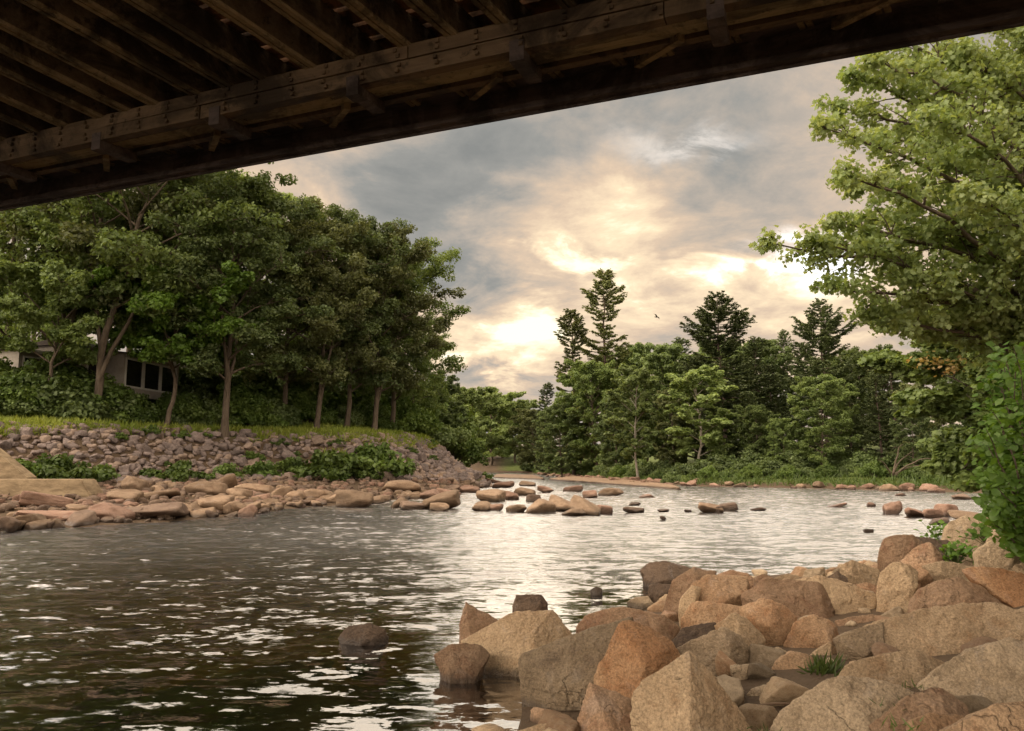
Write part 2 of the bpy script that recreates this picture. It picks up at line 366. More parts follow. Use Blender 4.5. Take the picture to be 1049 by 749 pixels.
sm = N.m('MULTIPLY', N.m('MULTIPLY', N.m('MULTIPLY_ADD', N.ramp(n3, .35, .65), .6, .55), N.m('MULTIPLY_ADD', at_r, .7, 1.0)), at_c)
v1 = vm('MULTIPLY', vm('SUBTRACT', ncol(2.6, 2), (.5, .5, .5)), (.6, 1.1, 0)); v2 = vm('MULTIPLY', vm('SUBTRACT', ncol(11., 3), (.5, .5, .5)), (.7, 1.1, 0))
vv = vm('SCALE', vm('ADD', v1, v2), None, sm)
nb = vm('NORMALIZE', vm('ADD', geo.outputs['Normal'], vv))
fr = N.n('ShaderNodeFresnel'); fr.inputs[0].default_value = 1.6; nt.links.new(nb, fr.inputs[1])
tr = N.n('ShaderNodeBsdfTransparent'); tr.inputs[0].default_value = (.82, .68, .38, 1)
gl = N.n('ShaderNodeBsdfGlossy'); nt.links.new(N.m('MULTIPLY', N.m('MULTIPLY_ADD', N.ramp(camd.outputs['Value'], 6, 24), .15, .09), N.m('MULTIPLY_ADD', at_c, .8, .2)), gl.inputs['Roughness']); nt.links.new(nb, gl.inputs['Normal'])
mx = N.n('ShaderNodeMixShader'); nt.links.new(N.m('POWER', fr.outputs[0], .46), mx.inputs[0]); nt.links.new(tr.outputs[0], mx.inputs[1]); nt.links.new(gl.outputs[0], mx.inputs[2])
fo = N.n('ShaderNodeBsdfDiffuse'); fo.inputs[0].default_value = (.62, .57, .5, 1)
mpf = N.n('ShaderNodeMapping'); nt.links.new(geo.outputs['Position'], mpf.inputs[0]); mpf.inputs['Scale'].default_value = (.6, 1.6, 1)
nf = N.noise(mpf.outputs[0], 2.2, 6, .75, .5)
ff = N.m('MULTIPLY', at_r, N.m('MULTIPLY', N.ramp(nf, .50, .64), .8))
m3 = N.n('ShaderNodeMixShader'); nt.links.new(ff, m3.inputs[0]); nt.links.new(mx.outputs[0], m3.inputs[1]); nt.links.new(fo.outputs[0], m3.inputs[2])
N.out(m3.outputs[0]); me.materials.append(m)
tag(obj('river_water', me), kind='structure')

# ------------------------------------------------------------------ rocks
_ico = {}
def ico(n):
    if n not in _ico:
        bm = bmesh.new(); bmesh.ops.create_icosphere(bm, subdivisions=n, radius=1)
        V = np.array([v.co[:] for v in bm.verts]); Fi = np.array([[v.index for v in f.verts] for f in bm.faces]); bm.free(); _ico[n] = (V, Fi)
    return _ico[n]
def hull2(pts):
    pts = sorted(set(map(tuple, pts)))
    def half(ps):
        o = []
        for p in ps:
            while len(o) > 1 and (o[-1][0] - o[-2][0]) * (p[1] - o[-2][1]) - (o[-1][1] - o[-2][1]) * (p[0] - o[-2][0]) <= 0: o.pop()
            o.append(p)
        return o[:-1]
    return np.array(half(pts) + half(pts[::-1]))
def carve(Nn, D, ext, sub, p, size, seed, rough=1.0):
    V, Fi = ico(sub); d = V * np.array(ext)
    q = np.maximum(d @ np.array(Nn).T, 0) / np.array(D)
    s = (q ** p).sum(1) ** (-1 / p)
    X = d * s[:, None]
    nrm = X / (np.linalg.norm(X, axis=1)[:, None] + 1e-9)
    o = seed * 3.17
    disp = fbm(X / size * 2.2 + o, 3, seed) * .05 + np.abs(fbm(X / size * 6 + o, 4, seed + 7)) * .05
    rd = fbm(X / size * 4 + o, 2, seed + 3); disp = disp + .025 * np.abs(rd)
    if sub >= 6: disp = disp + fbm(X / size * 26 + o, 3, seed + 9) * .012
    return X + nrm * (disp * size * rough)[:, None], Fi
def rockproto(name, seed, rounded, mt, sub=4):
    r = np.random.default_rng(seed); m_ = 9
    Nn = r.normal(size=(m_, 3)); Nn /= np.linalg.norm(Nn, axis=1)[:, None]; Nn = np.vstack([Nn, np.eye(3), -np.eye(3)])
    D = np.r_[r.uniform(.5, .9, m_), np.full(6, .92)]
    V, Fi = carve(Nn, D, (1, 1, 1), sub, 18 if rounded else 36, 1.0, seed, 1.6)
    return mesh(name, V, Fi, True, mt)

def zpile(px): return min(max(.04 + .0016 * (px - 620), 0), .72)
# label, material, polygon (photo pixels), sharpness, depth offset
FG = [
 ("small pointed brown wedge rock at the water's edge, leftmost tip of the pile", G_BROWN, [(478,617),(513,638),(507,660),(470,659),(472,640)], 20, 7.95),
 ("low dark-topped rock in the shallows in front of the pointed wedge", G_BROWN, [(445,671),(463,659),(491,660),(502,671),(488,692),(460,692),(447,682)], 10, 7.35),
 ("wide tan wedge slab half in water beside the pointed wedge", G_TAN, [(473,657),(528,628),(564,626),(573,635),(588,655),(535,678),(503,674)], 26, 7.75),
 ("dark square block standing in water behind the wide wedge slab", G_DARK, [(529,609),(555,609),(561,618),(561,630),(526,632),(525,620)], 18, 9.3),
 ("rounded brown boulder behind the long grey slab at the water", G_BROWN, [(590,644),(601,630),(625,622),(644,622),(665,625),(674,635),(674,660),(592,662)], 12, 8.6),
 ("small brown boulder right of the rounded one at the water", G_BROWN, [(664,628),(681,631),(696,644),(695,656),(681,662),(666,650)], 14, 8.2),
 ("long streaked grey slab sloping into the still pool", G_GREY, [(532,676),(537,671),(631,638),(645,633),(655,647),(645,690),(628,712),(600,728),(543,726),(535,700)], 24, 6.75),
 ("rust-orange rough faced boulder leaning on the long grey slab", G_RUST, [(634,638),(646,636),(661,642),(681,653),(696,675),(684,704),(650,727),(613,714),(609,698),(621,671)], 20, 6.2),
 ("notched brown rock below the rust-orange boulder", G_BROWN, [(604,700),(615,706),(646,718),(660,760),(590,775),(588,745),(600,715)], 22, 5.65),
 ("big tan pyramid boulder at the bottom edge with a sharp peak", G_TAN, [(705,668),(720,683),(745,715),(776,755),(775,790),(660,790),(648,745),(646,717),(655,706),(690,680)], 30, 5.2),
 ("flat grey-tan slab tipped toward the viewer behind the pyramid boulder", G_GREY, [(693,664),(739,643),(756,650),(770,670),(773,692),(763,698),(734,697),(698,684)], 26, 7.1),
 ("short brown rock with a black hollow top beside the grey-tan slab", G_DARK, [(687,659),(699,644),(732,638),(738,646),(712,664),(694,670)], 20, 7.65),
 ("low orange slab under the orange block near the far edge of the pile", G_ORANGE, [(698,634),(708,618),(727,616),(760,621),(760,634),(738,644),(705,650),(698,644)], 18, 8.3),
 ("orange block boulder with a squared top in the back row", G_ORANGE, [(712,598),(725,589),(765,591),(768,602),(763,626),(712,626),(704,612)], 22, 9.3),
 ("narrow tan stone wedged left of the orange block", G_TAN, [(695,624),(698,612),(708,600),(718,602),(712,625),(698,636)], 16, 9.15),
 ("tall brown slab leaning left at the back edge of the pile", G_BROWN, [(678,622),(691,596),(711,581),(734,588),(720,604),(702,620),(695,638),(680,632)], 24, 9.8),
 ("flat dark wet rock out in the water behind the leaning slab", G_DARK, [(656,584),(665,576),(682,575),(708,582),(700,598),(662,598)], 14, 13.2),
 ("small dark block in the water below the flat wet rock", G_DARK, [(664,600),(668,598),(690,599),(690,616),(665,616)], 20, 11.2),
 ("tiny dark stone alone in the bright water", G_DARK, [(605,604),(611,601),(617,603),(617,609),(605,609)], 10, 12.2),
 ("large smooth reddish boulder in the middle of the pile", G_BROWN, [(760,610),(784,593),(813,594),(836,596),(853,615),(858,640),(827,650),(780,640),(762,624)], 18, 8.9),
 ("tan-orange egg-shaped boulder in front of the reddish boulder", G_ORANGE, [(758,622),(782,613),(803,619),(816,632),(805,664),(790,666),(773,650),(760,634)], 14, 7.9),
 ("tan angular rock between the egg-shaped boulder and the grey-tan slab", G_TAN, [(732,641),(755,628),(768,637),(784,654),(782,672),(760,676),(738,660)], 22, 7.5),
 ("round orange boulder right of the egg-shaped one", G_ORANGE, [(803,660),(813,637),(832,630),(855,639),(859,655),(850,668),(827,675),(808,672)], 11, 7.6),
 ("small grey-brown stone wedged between two round boulders", G_COOL, [(771,675),(796,663),(806,668),(802,692),(789,702),(776,698)], 16, 7.0),
 ("small round tan-orange boulder beside the grass tuft", G_ORANGE, [(788,694),(796,677),(811,668),(830,673),(842,688),(836,706),(815,711),(793,707)], 11, 6.7),
 ("flat pale tan stone behind the grass tuft", G_TAN, [(824,676),(851,658),(866,678),(862,696),(836,698)], 24, 7.1),
 ("smooth cracked oval stone above the driftwood stick", G_COOL, [(758,722),(770,706),(794,701),(815,711),(817,722),(796,730),(765,728)], 10, 6.15),
 ("low brown rock in the shade under the tan ledge slab", G_BROWN, [(856,636),(893,630),(916,634),(905,650),(858,654)], 18, 8.3),
 ("tan ledge slab with a dark underside near the water", G_TAN, [(812,594),(844,590),(875,600),(901,611),(900,632),(862,638),(846,628)], 22, 9.0),
 ("blunt tan block at the water's edge behind the ledge slab", G_TAN, [(860,580),(872,574),(901,584),(903,600),(880,605),(862,600)], 18, 10.6),
 ("flat brown rock at the far water edge behind the orange block", G_BROWN, [(735,588),(750,584),(766,587),(775,595),(762,602),(738,600)], 16, 10.6),
 ("little brown rock between the reddish boulder and the water", G_BROWN, [(772,592),(782,588),(792,592),(792,602),(772,602)], 16, 10.4),
 ("little tan rock peeking over the reddish boulder top", G_TAN, [(794,592),(806,588),(818,590),(820,600),(796,602)], 16, 10.4),
 ("dark small rock left of the blunt tan block", G_DARK, [(846,592),(858,585),(868,592),(868,602),(850,602)], 16, 10.2),
 ("small wet brown stone under the blunt tan block", G_BROWN, [(870,602),(888,597),(905,602),(903,616),(878,614)], 18, 9.7),
 ("brown cube-like boulder at the shore with a flat top", G_BROWN, [(902,560),(909,550),(936,548),(948,560),(944,580),(902,590),(899,575)], 22, 10.8),
 ("dark brown boulder touching the cube-like boulder", G_DARK, [(934,550),(951,551),(973,555),(984,580),(956,585),(940,572)], 22, 10.9),
 ("upright tan slab with a grooved right side", G_TAN, [(899,598),(903,586),(915,576),(928,577),(940,585),(936,610),(932,634),(916,637),(897,633)], 26, 8.7),
 ("brown sloping boulder behind the upright grooved slab", G_BROWN, [(915,580),(937,562),(952,556),(964,568),(968,590),(945,610),(925,605)], 22, 9.3),
 ("streaked brown ridge rock above the broad brown boulder", G_GREY, [(945,580),(965,575),(983,578),(1004,583),(1000,602),(960,606)], 22, 9.1),
 ("broad brown domed boulder left of the orange-brown one", G_BROWN, [(932,636),(941,605),(956,595),(981,592),(1002,599),(1026,617),(1036,635),(985,642)], 16, 8.0),
 ("orange-brown boulder at the right edge of the photo", G_RUST, [(986,585),(1005,581),(1030,585),(1052,590),(1072,600),(1075,635),(1050,638),(1026,620),(1000,603)], 22, 8.2),
 ("large grey boulder under the leafy shrub", G_COOL, [(969,545),(973,534),(988,528),(1008,531),(1020,542),(1020,560),(1005,582),(983,582),(970,562)], 18, 11.2),
 ("pale grey boulder cut by the right edge below the shrub", G_COOL, [(1010,558),(1020,543),(1040,538),(1075,537),(1080,575),(1045,580),(1013,566)], 16, 9.9),
 ("smooth rounded brown-grey boulder between the two grey boulders", G_COOL, [(1001,565),(1008,558),(1022,551),(1036,552),(1046,563),(1046,580),(1030,590),(1005,586)], 9, 9.3),
 ("small tan rock at the right edge below the smooth boulder", G_TAN, [(1028,590),(1042,578),(1064,572),(1070,602),(1035,598)], 18, 8.8),
 ("enormous long tan slab across the right of the pile", G_TAN, [(862,660),(893,640),(940,630),(966,624),(1021,619),(1060,632),(1085,665),(1060,685),(990,700),(930,700),(870,690)], 20, 6.9),
 ("grooved tan end block at the left of the enormous slab", G_GREY, [(854,655),(875,645),(905,638),(906,660),(895,680),(880,686),(864,676)], 24, 6.85),
 ("mid-sized tan slab between the enormous slab and the bottom grey-tan rock", G_TAN, [(856,698),(868,682),(900,672),(936,667),(968,680),(964,705),(940,716),(880,712)], 22, 6.0),
 ("pale slab with a shadowed front face at the right edge", G_COOL, [(940,704),(955,688),(978,672),(1005,662),(1033,654),(1070,665),(1085,715),(1040,738),(1000,740),(970,722)], 28, 5.45),
 ("big flat grey-tan rock at the bottom of the photo", G_COOL, [(786,752),(797,732),(825,710),(859,694),(899,699),(936,712),(920,745),(910,790),(795,790)], 22, 5.25),
 ("pinkish-tan slab beside the big flat grey-tan rock", G_BROWN, [(891,745),(930,715),(960,705),(985,720),(992,740),(960,775),(900,780)], 24, 5.0),
 ("yellow-orange low rock at the bottom edge", G_ORANGE, [(930,740),(955,731),(985,734),(1002,745),(1000,790),(930,790)], 16, 4.75),
 ("orange-tan boulder filling the bottom right corner", G_ORANGE, [(962,755),(1015,728),(1049,720),(1095,722),(1110,800),(970,810)], 18, 4.35),
 ("pebble-sized grey stone left of the cracked oval stone", G_COOL, [(741,706),(752,703),(763,708),(760,724),(745,726)], 12, 6.2),
 ("flat brown stone behind the cracked oval stone", G_BROWN, [(757,706),(775,699),(788,702),(782,714),(760,716)], 14, 6.5),
 ("small tan stone right of the pyramid boulder near the driftwood", G_TAN, [(755,728),(770,727),(778,738),(770,748),(758,745)], 14, 5.7),
 ("thin tan rock breaking the water at the bottom edge", G_TAN, [(520,752),(550,744),(585,740),(604,749),(605,785),(515,785)], 16, 5.75),
 ("dark brown rock alone in the dark water left of the pile", G_DARK, [(347,655),(357,643),(378,639),(393,645),(398,656),(385,668),(357,668)], 12, 8.8),
]
for i, (lab, mt, poly, sharp, Y) in enumerate(FG):
    r = np.random.default_rng(100 + i)
    cx = np.mean([p[0] for p in poly]); cy = (min(p[1] for p in poly) + max(p[1] for p in poly)) / 2
    b_ = max(p[1] for p in poly); poly = [(p[0], p[1] + (7 if i in (0, 1, 2, 3, 4, 6, 7, 8, 15, 16, 17, 18, 57, 58) else 7)) if p[1] > b_ - .3 * (b_ - min(q[1] for q in poly)) else p for p in poly]
    Y += .25 if i in (0, 1, 2, 3, 58) else 0
    c = at(cx, cy, Y)
    pts = np.array([at(px, py, Y) - c for px, py in poly])[:, [0, 2]]
    Hh = hull2([tuple(p) for p in pts]); n = len(Hh)
    w_, h_ = np.ptp(Hh[:, 0]), np.ptp(Hh[:, 1]); dep = .42 * (w_ * h_) ** .5 + .12 * w_
    Nn = []; D = []
    cen = Hh.mean(0)
    # merge into planes with a ridge on the silhouette
    for k in range(n):
        a = Hh[k]; b = Hh[(k + 1) % n]; e = b - a; L = np.hypot(*e)
        if L < .02 * w_: continue
        n2 = np.array([e[1], -e[0]]) / L
        if n2 @ ((a + b) / 2 - cen) < 0: n2 = -n2
        up = n2[1]
        tf = (.75 + .5 * r.random()) if up > .35 else (.10 + .2 * r.random() if up < -.4 else .25 + .6 * r.random())
        for t in (-tf, .35 + .5 * r.random()):
            v = np.array([n2[0], t, n2[1]]); q = np.linalg.norm(v); v /= q
            Nn.append(v); D.append(max(n2 @ (a - 0), .02) / q)
    for t in range(3):
        v = np.array([r.uniform(-.55, .55), -1, r.uniform(-.25, .55)]); v /= np.linalg.norm(v); Nn.append(v); D.append(dep * r.uniform(.62, .85))
    for t in range(2):
        v = np.array([r.uniform(-.4, .4), 1, r.uniform(-.4, .4)]); v /= np.linalg.norm(v); Nn.append(v); D.append(dep * r.uniform(.8, 1.0))
    sharp *= 2.4
    sub = 7 if w_ * F / Y > 90 else (6 if w_ * F / Y > 26 else 5)
    V, Fi = carve(Nn, np.array(D) * 1.03, (w_ / 2, dep, h_ / 2), sub, sharp, (w_ + h_) / 2, i + 1, .75)
    for ax_, q_ in ((0, 0), (2, 1)):
        lo, hi = V[:, ax_].min(), V[:, ax_].max(); V[:, ax_] = Hh[:, q_].min() - .01 * w_ + (V[:, ax_] - lo) * (np.ptp(Hh[:, q_]) + .02 * w_) / (hi - lo)
    lo_ = V[:, 2] < -.22 * h_; V[lo_, 2] += 1.6 * (V[lo_, 2] + .22 * h_)
    o = obj('boulder', mesh('boulder', V, Fi, True, mt), loc=c)
    tag(o, lab, 'boulder', 'boulders piled in the right foreground' if i not in (3, 16, 17, 18, 58) else 'rocks standing in the river')

PR = {}
for key, mt, rd in (('tan', G_BAR, 1), ('pink', G_PINK, 1), ('dark', G_BARDK, 1), ('tanA', G_BAR, 0), ('rip', G_RIP, 0), ('ripw', G_RIPW, 0)):
    PR[key] = [rockproto('rock_' + key, 900 + 31 * j + len(key), rd, mt, 4) for j in range(5)]
def put_rock(name, key, x, y, z, s, label, cat, group, sq=.62, rz=None):
    me = PR[key][random.randrange(5)]
    o = obj(name, me, loc=(x, y, z), rot=(random.uniform(-.3, .3), random.uniform(-.3, .3), random.uniform(0, 6.3) if rz is None else rz),
            scale=(s * random.uniform(.9, 1.35), s * random.uniform(.75, 1.0), s * sq * random.uniform(.85, 1.15)))
    return tag(o, label, cat, group)
PRF = [rockproto('rock_fill', 700 + j, 0, [G_TAN, G_BROWN, G_ORANGE, G_COOL][j % 4], 5) for j in range(8)]
cnt = 0; tries = 0; fs = []
while cnt < 110 and tries < 9000:
    tries += 1
    y = random.uniform(4.6, 14); x = random.uniform(-.2, 8.5); q = np.array([[x, y]])
    if x / y > .68 or x / y < .02: continue
    if inside(q, Wp)[0] and dist(q, Wp)[0] > .25: continue
    s = random.uniform(.08, .2)
    if any((x - a) ** 2 + (y - b) ** 2 < (.8 * (s + c)) ** 2 for a, b, c in fs): continue
    fs.append((x, y, s)); cnt += 1
    o = obj('boulder', PRF[random.randrange(8)], loc=(x, y, hz(x, y) + s * .1), rot=(random.uniform(-.3, .3), random.uniform(-.3, .3), random.uniform(0, 6.3)), scale=(s * 1.15, s, s * .75))
    tag(o, 'small rock wedged low in the gaps between the big foreground boulders', 'rock', 'small rocks in the gaps of the foreground pile')
# hand placed rocks of the river (px centre, py waterline, width px, height px, kind, label or None)
MID = [
 (365,520,40,20,'tan',"rounded tan boulder at the water's edge of the left bank, right of the shrubs"), (408,505,44,17,'tan',"big pale tan slab rock at the foot of the left embankment's end"),
 (449,522,42,18,'tan',"rounded brown boulder standing out just off the left rock bar"), (424,522,30,9,'dark',"low dark rock leaning on the rounded brown boulder off the left bar"),
 (410,521,22,14,'tan',"small tan rock left of the low dark rock off the left bar"), (452,524,22,9,'tan',None), (493,524,22,12,'tan',"rounded tan rock leading the mid-river chain on its left"),
 (508,524,16,9,'pink',None), (530,525,22,9,'tan',None), (553,526,34,17,'tan',"large pale rounded boulder in the middle of the mid-river chain"), (575,524,26,16,'tan',None),
 (588,529,26,10,'tan',None), (600,528,34,17,'tan',"large tan boulder with a dark wet side ending the mid-river chain"), (618,526,20,9,'pink',None), (500,514,32,14,'tan',"dark-sided boulder behind the left part of the mid-river chain"),
 (520,512,24,10,'pink',None), (537,508,22,11,'tan',None), (545,515,18,9,'dark',None), (628,508,26,10,'tan',"flat-topped tan boulder in the rapids near the middle"), (607,510,18,8,'pink',None), (650,526,22,6,'dark',None),
 (664,510,18,4,'pink',None), (650,518,14,4,'dark',None), (680,533,8,4,'dark',"tiny dark rock alone just below the rapids"), (679,525,14,4,'dark',None),
 (705,525,8,3,'dark',None), (728,526,26,12,'tanA',"angular tan rock at the left of the pair right of the rapids"), (750,524,24,9,'dark',"dark rock at the right of the pair right of the rapids"), (738,526,12,8,'dark',None),
 (780,523,20,3,'pink',None), (560,505,20,7,'pink',None), (585,504,24,6,'pink',None), (478,505,26,9,'pink',None), (462,510,30,8,'pink',None), (440,511,26,8,'pink',None),
 (515,500,26,6,'pink',None), (540,498,18,5,'tan',None), (505,495,26,4,'pink',None), (893,520,10,6,'pink',None), (918,527,20,15,'pink',"tall pinkish rock at the left end of the right-hand rock spit"),
 (940,530,26,10,'pink',None), (960,531,26,9,'pink',None), (977,529,28,13,'pink',"biggest pinkish rock in the right-hand rock spit"), (995,534,30,12,'tan',None), (965,538,24,6,'dark',"low dark rock just in front of the right-hand spit"),
 (860,520,22,4,'pink',None), (990,512,26,5,'dark',None), (924,508,12,3,'pink',None), (1008,540,24,12,'tan',None), (870,601,6,3,'dark',None), (890,545,12,3,'dark',None),
 (8,545,22,16,'dark',"dark rock at the left edge of the photo at the waterline"), (45,533,70,8,'pink',"long flat rock at the waterline in front of the concrete wall"), (45,521,60,14,'pink',"rounded grey-pink boulder below the concrete wall"),
 (100,534,52,20,'pink',"large flat dark-based boulder at the waterline left of the bar tip"), (152,532,60,18,'dark',"long dark rock overhanging the waterline on the left bar"), (181,528,26,14,'tan',None), (214,526,38,20,'tan',"large tan rock near the tip of the left bar"),
 (240,528,30,18,'tan',None), (255,530,22,14,'pink',"tip rock of the left bar with a white splash"), (205,508,42,20,'tan',"tan boulder with a dark hollow beside the small inlet"), (225,504,30,18,'tan',"arched tan boulder behind the small inlet on the left bar"),
 (255,507,40,15,'tan',"long rounded tan boulder right of the inlet on the left bar"), (240,512,30,12,'tan',None), (268,514,22,8,'pink',None), (288,510,28,14,'tan',None), (300,513,22,10,'tan',None), (325,512,36,14,'tan',"tan boulder between the two shrubs on the left bar"),
 (345,516,30,14,'tan',None), (310,518,24,6,'dark',None), (385,516,26,8,'tan',None), (130,504,30,18,'tanA',"pale flat-faced rock right of the concrete wall end"), (75,527,40,10,'tan',None), (120,515,36,14,'tan',None), (160,512,40,12,'tan',None),
]
for px, py, w_, h_, key, lab in MID:
    left = px < 345 and py < 529
    p = onz(px, py, 0)
    zb = 0
    for _ in range(12):
        zb = max(hz(p[0], p[1]), 0); p = p * .5 + onz(px, py, zb) * .5
    sx = w_ / F * p[1] / 2; szz = h_ / F * p[1]
    me = PR[key][random.randrange(5)]
    o = obj('river_rock', me, loc=(p[0], p[1] + sx * .5, zb + szz * .38), rot=(random.uniform(-.15, .15), random.uniform(-.2, .2), random.choice([0, 3.14]) + random.uniform(-.5, .5)), scale=(sx * 1.0, sx * .8, szz * .6))
    tag(o, lab or ('low rock in the river rapids or along the bars, one of many wet stones'), 'rock', 'rocks along the river')
# bar rocks, scattered on the left bar
cnt = 0; spots = []
tries = 0
while cnt < 170 and tries < 30000:
    tries += 1
    y = random.uniform(19, 84); x = random.uniform(-30, -3)
    q = np.array([[x, y]])
    if inside(q, Wp)[0] or inside(q, Tp)[0]: continue
    dw = dist(q, Wp)[0]
    if random.random() > math.exp(-dw / 5) + .12: continue
    s = random.uniform(.16, .46) * (1.15 if dw < 3 else .8)
    if any((x - a) ** 2 + (y - b) ** 2 < (.62 * (s + c)) ** 2 for a, b, c in spots): continue
    if x < 0 and abs(math.degrees(math.atan2(x, y))) > 36: continue
    spots.append((x, y, s)); cnt += 1
    put_rock('bar_rock', random.choice(['tan', 'tanA', 'tanA', 'pink', 'tanA', 'dark']), x, y, hz(x, y) + s * .12, s, 'rounded tan river boulder in the crowded rock bar along the left bank', 'boulder', 'boulders of the left rock bar')
# far shore rocks
cnt = 0; tries = 0
while cnt < 95 and tries < 20000:
    tries += 1
    x = random.uniform(2, 38); y = random.uniform(44, 130); q = np.array([[x, y]])
    dw = dist(q, Wp)[0]
    if dw > (1.1 if cnt < 62 else 2.6) or x / y > .62 or (cnt >= 62 and x / y > .25): continue
    s = random.uniform(.25, .6); 
    put_rock('shore_rock', random.choice(['tan', 'pink', 'pink', 'tanA']), x, y, max(hz(x, y), 0) + s * .15, s, 'small pinkish tan rock in the line along the far shore below the trees', 'rock', 'rocks along the far shore', .7)
    cnt += 1
# pale bedrock ledges
for pts, lab in (([(560, 491), (600, 493), (650, 497), (700, 501), (690, 497), (640, 492), (590, 488)], 'long low pinkish bedrock ledge along the far shore left of the wide pine'),
                 ([(505, 489), (560, 491), (548, 487), (508, 486)], 'flat pinkish gravel ledge at the far bend of the river')):
    ps = [onz(a, b, .1) for a, b in pts]; c = np.mean(ps, 0)
    Hh = hull2([(p[0] - c[0], p[1] - c[1]) for p in ps]); Nn = []; D = []
    for k in range(len(Hh)):
        a = Hh[k]; b = Hh[(k + 1) % len(Hh)]; e = b - a; n2 = np.array([e[1], -e[0]]) / np.hypot(*e); v = np.array([n2[0], n2[1], .5]); q = np.linalg.norm(v); Nn.append(v / q); D.append(max(n2 @ a, .3) / q)
    Nn += [(0, 0, 1), (0, 0, -1)]; D += [.22, .4]
    V, Fi = carve(Nn, D, (np.ptp(Hh[:, 0]) / 2, np.ptp(Hh[:, 1]) / 2, .4), 6, 12, 2.2, 77, .9)
    tag(obj('bedrock_ledge', mesh('bedrock_ledge', V, Fi, True, G_BAR), loc=(c[0], c[1], .0)), lab, 'rock ledge')

# riprap embankment
st = []
Tline = Tp[1:13]
seg = np.diff(Tline, axis=0); L = np.hypot(*seg.T); cum = np.r_[0, np.cumsum(L)]
s0 = 0.0
r = np.random.default_rng(5)
gx_, gy_ = np.meshgrid(np.arange(-34, 0, .34), np.arange(30, 100, .34)); G_ = np.c_[gx_.ravel(), gy_.ravel()] + r.uniform(-.17, .17, (gx_.size, 2))
iT, dT_ = inside(G_, Tp), dist(G_, Tp[:-2], False); okr = ((iT & (dT_ < 4.9)) | (~iT & (dT_ < 1.0) & ~inside(G_, Wp))) & (G_[:, 0] / G_[:, 1] > -.73)
for p in G_[okr]: st.append((p[0], p[1], (.13 + .24 * r.random() ** 1.8) * (1.5 if r.random() < .06 else 1) * (1 + .2 * (p[1] > 58))))
st = np.array(st); zz = height(st[:, :2])
# fill gaps of grass: drop some by noise near the top
keep = ~((fbm(np.c_[st[:, :2] * .22, np.zeros(len(st))], 2, 40) > .33) & (zz > 2.6)); st = st[keep | True]; zz = zz[keep | True]
vis = st[:, 2] / np.hypot(st[:, 0], st[:, 1]); order = np.argsort(-vis)
for k in order[:300]:
    x, y, s = st[k]
    put_rock('riprap_stone', 'rip' if random.random() < .72 else 'ripw', x, y, zz[k] + s * .25, s, 'angular grey-brown riprap stone in the piled embankment on the left bank', 'stone', 'riprap stones of the left embankment', .8)
def rockstuff(name, items, protos, label, cat, mt2):
    Vs = []; Fs = []; n = 0; mi = []
    for (x, y, z, s) in items:
        me = protos[random.randrange(len(protos))]
        V = np.empty(len(me.vertices) * 3, np.float32); me.vertices.foreach_get('co', V); V = V.reshape(-1, 3)
        Fi = ico(3)[1] if len(V) == len(ico(3)[0]) else ico(4)[1]
        a = random.uniform(0, 6.3); c_, s_ = math.cos(a), math.sin(a)
        V = (V * np.array([s * 1.1, s * .9, s * random.uniform(.6, .9)])) @ np.array([[c_, s_, 0], [-s_, c_, 0], [0, 0, 1]]) + (x, y, z)
        Vs.append(V); Fs.append(Fi + n); n += len(V); mi += [random.randrange(len(mt2))] * len(Fi)
    me = mesh(name, np.concatenate(Vs), np.concatenate(Fs), True)
    for q in mt2: me.materials.append(q)
    me.polygons.foreach_set('material_index', np.array(mi, np.int32))
    return tag(obj(name, me), label, cat, kind='stuff')
small = [rockproto('stone_small', 400 + j, 0, None, 3) for j in range(5)]
rockstuff('riprap_rubble', [(st[k][0], st[k][1], zz[k] + st[k][2] * .2, st[k][2]) for k in order[300:]], small, 'smaller grey-brown riprap rubble filling the embankment on the left bank', 'rubble', [G_RIP, G_RIP, G_RIPW])
# cobbles on the bar and between foreground boulders
it = []
while len(it) < 1500:
    y = random.uniform(19, 90); x = random.uniform(-30, -2.5); q = np.array([[x, y]])
    if inside(q, Wp)[0] or inside(q, Tp)[0] or x / y < -.75: continue
    s = random.uniform(.08, .26); it.append((x, y, hz(x, y) + s * .2, s))
rockstuff('bar_cobbles', it, small, 'tan cobbles and small rocks covering the rock bar along the left bank', 'cobbles', [G_BAR, G_PINK, G_BARDK, G_BARDK])
it = []
while len(it) < 260:
    y = random.uniform(3, 17); x = random.uniform(-.5, 12); q = np.array([[x, y]])
    if inside(q, Wp)[0]: 
        if dist(q, Wp)[0] > .8: continue
    s = random.uniform(.04, .14); it.append((x, y, hz(x, y) + s * .1, s))
rockstuff('foreground_rubble', it, small, 'brown pebbles and rubble filling the gaps between the foreground boulders', 'rubble', [G_BROWN, G_TAN, G_COOL])
# submerged slabs in the near shallows
for (px, py, w_, hgt, mt) in ((215, 712, 230, .34, G_ORANGE), (330, 728, 170, .3, G_TAN), (450, 715, 90, .3, G_BROWN), (560, 735, 110, .36, G_BROWN), (90, 735, 130, .3, G_BROWN)):
    p = onz(px, py, -.25); sx = w_ / F * p[1] / 2
    tag(obj('submerged_rock', PR['tan'][px % 5], loc=(p[0], p[1], -.06 - hgt * .8), rot=(.05, .03, px), scale=(sx, sx * .8, hgt)), 'brown rock lying under the clear shallow water in the foreground', 'submerged rock', 'submerged rocks')

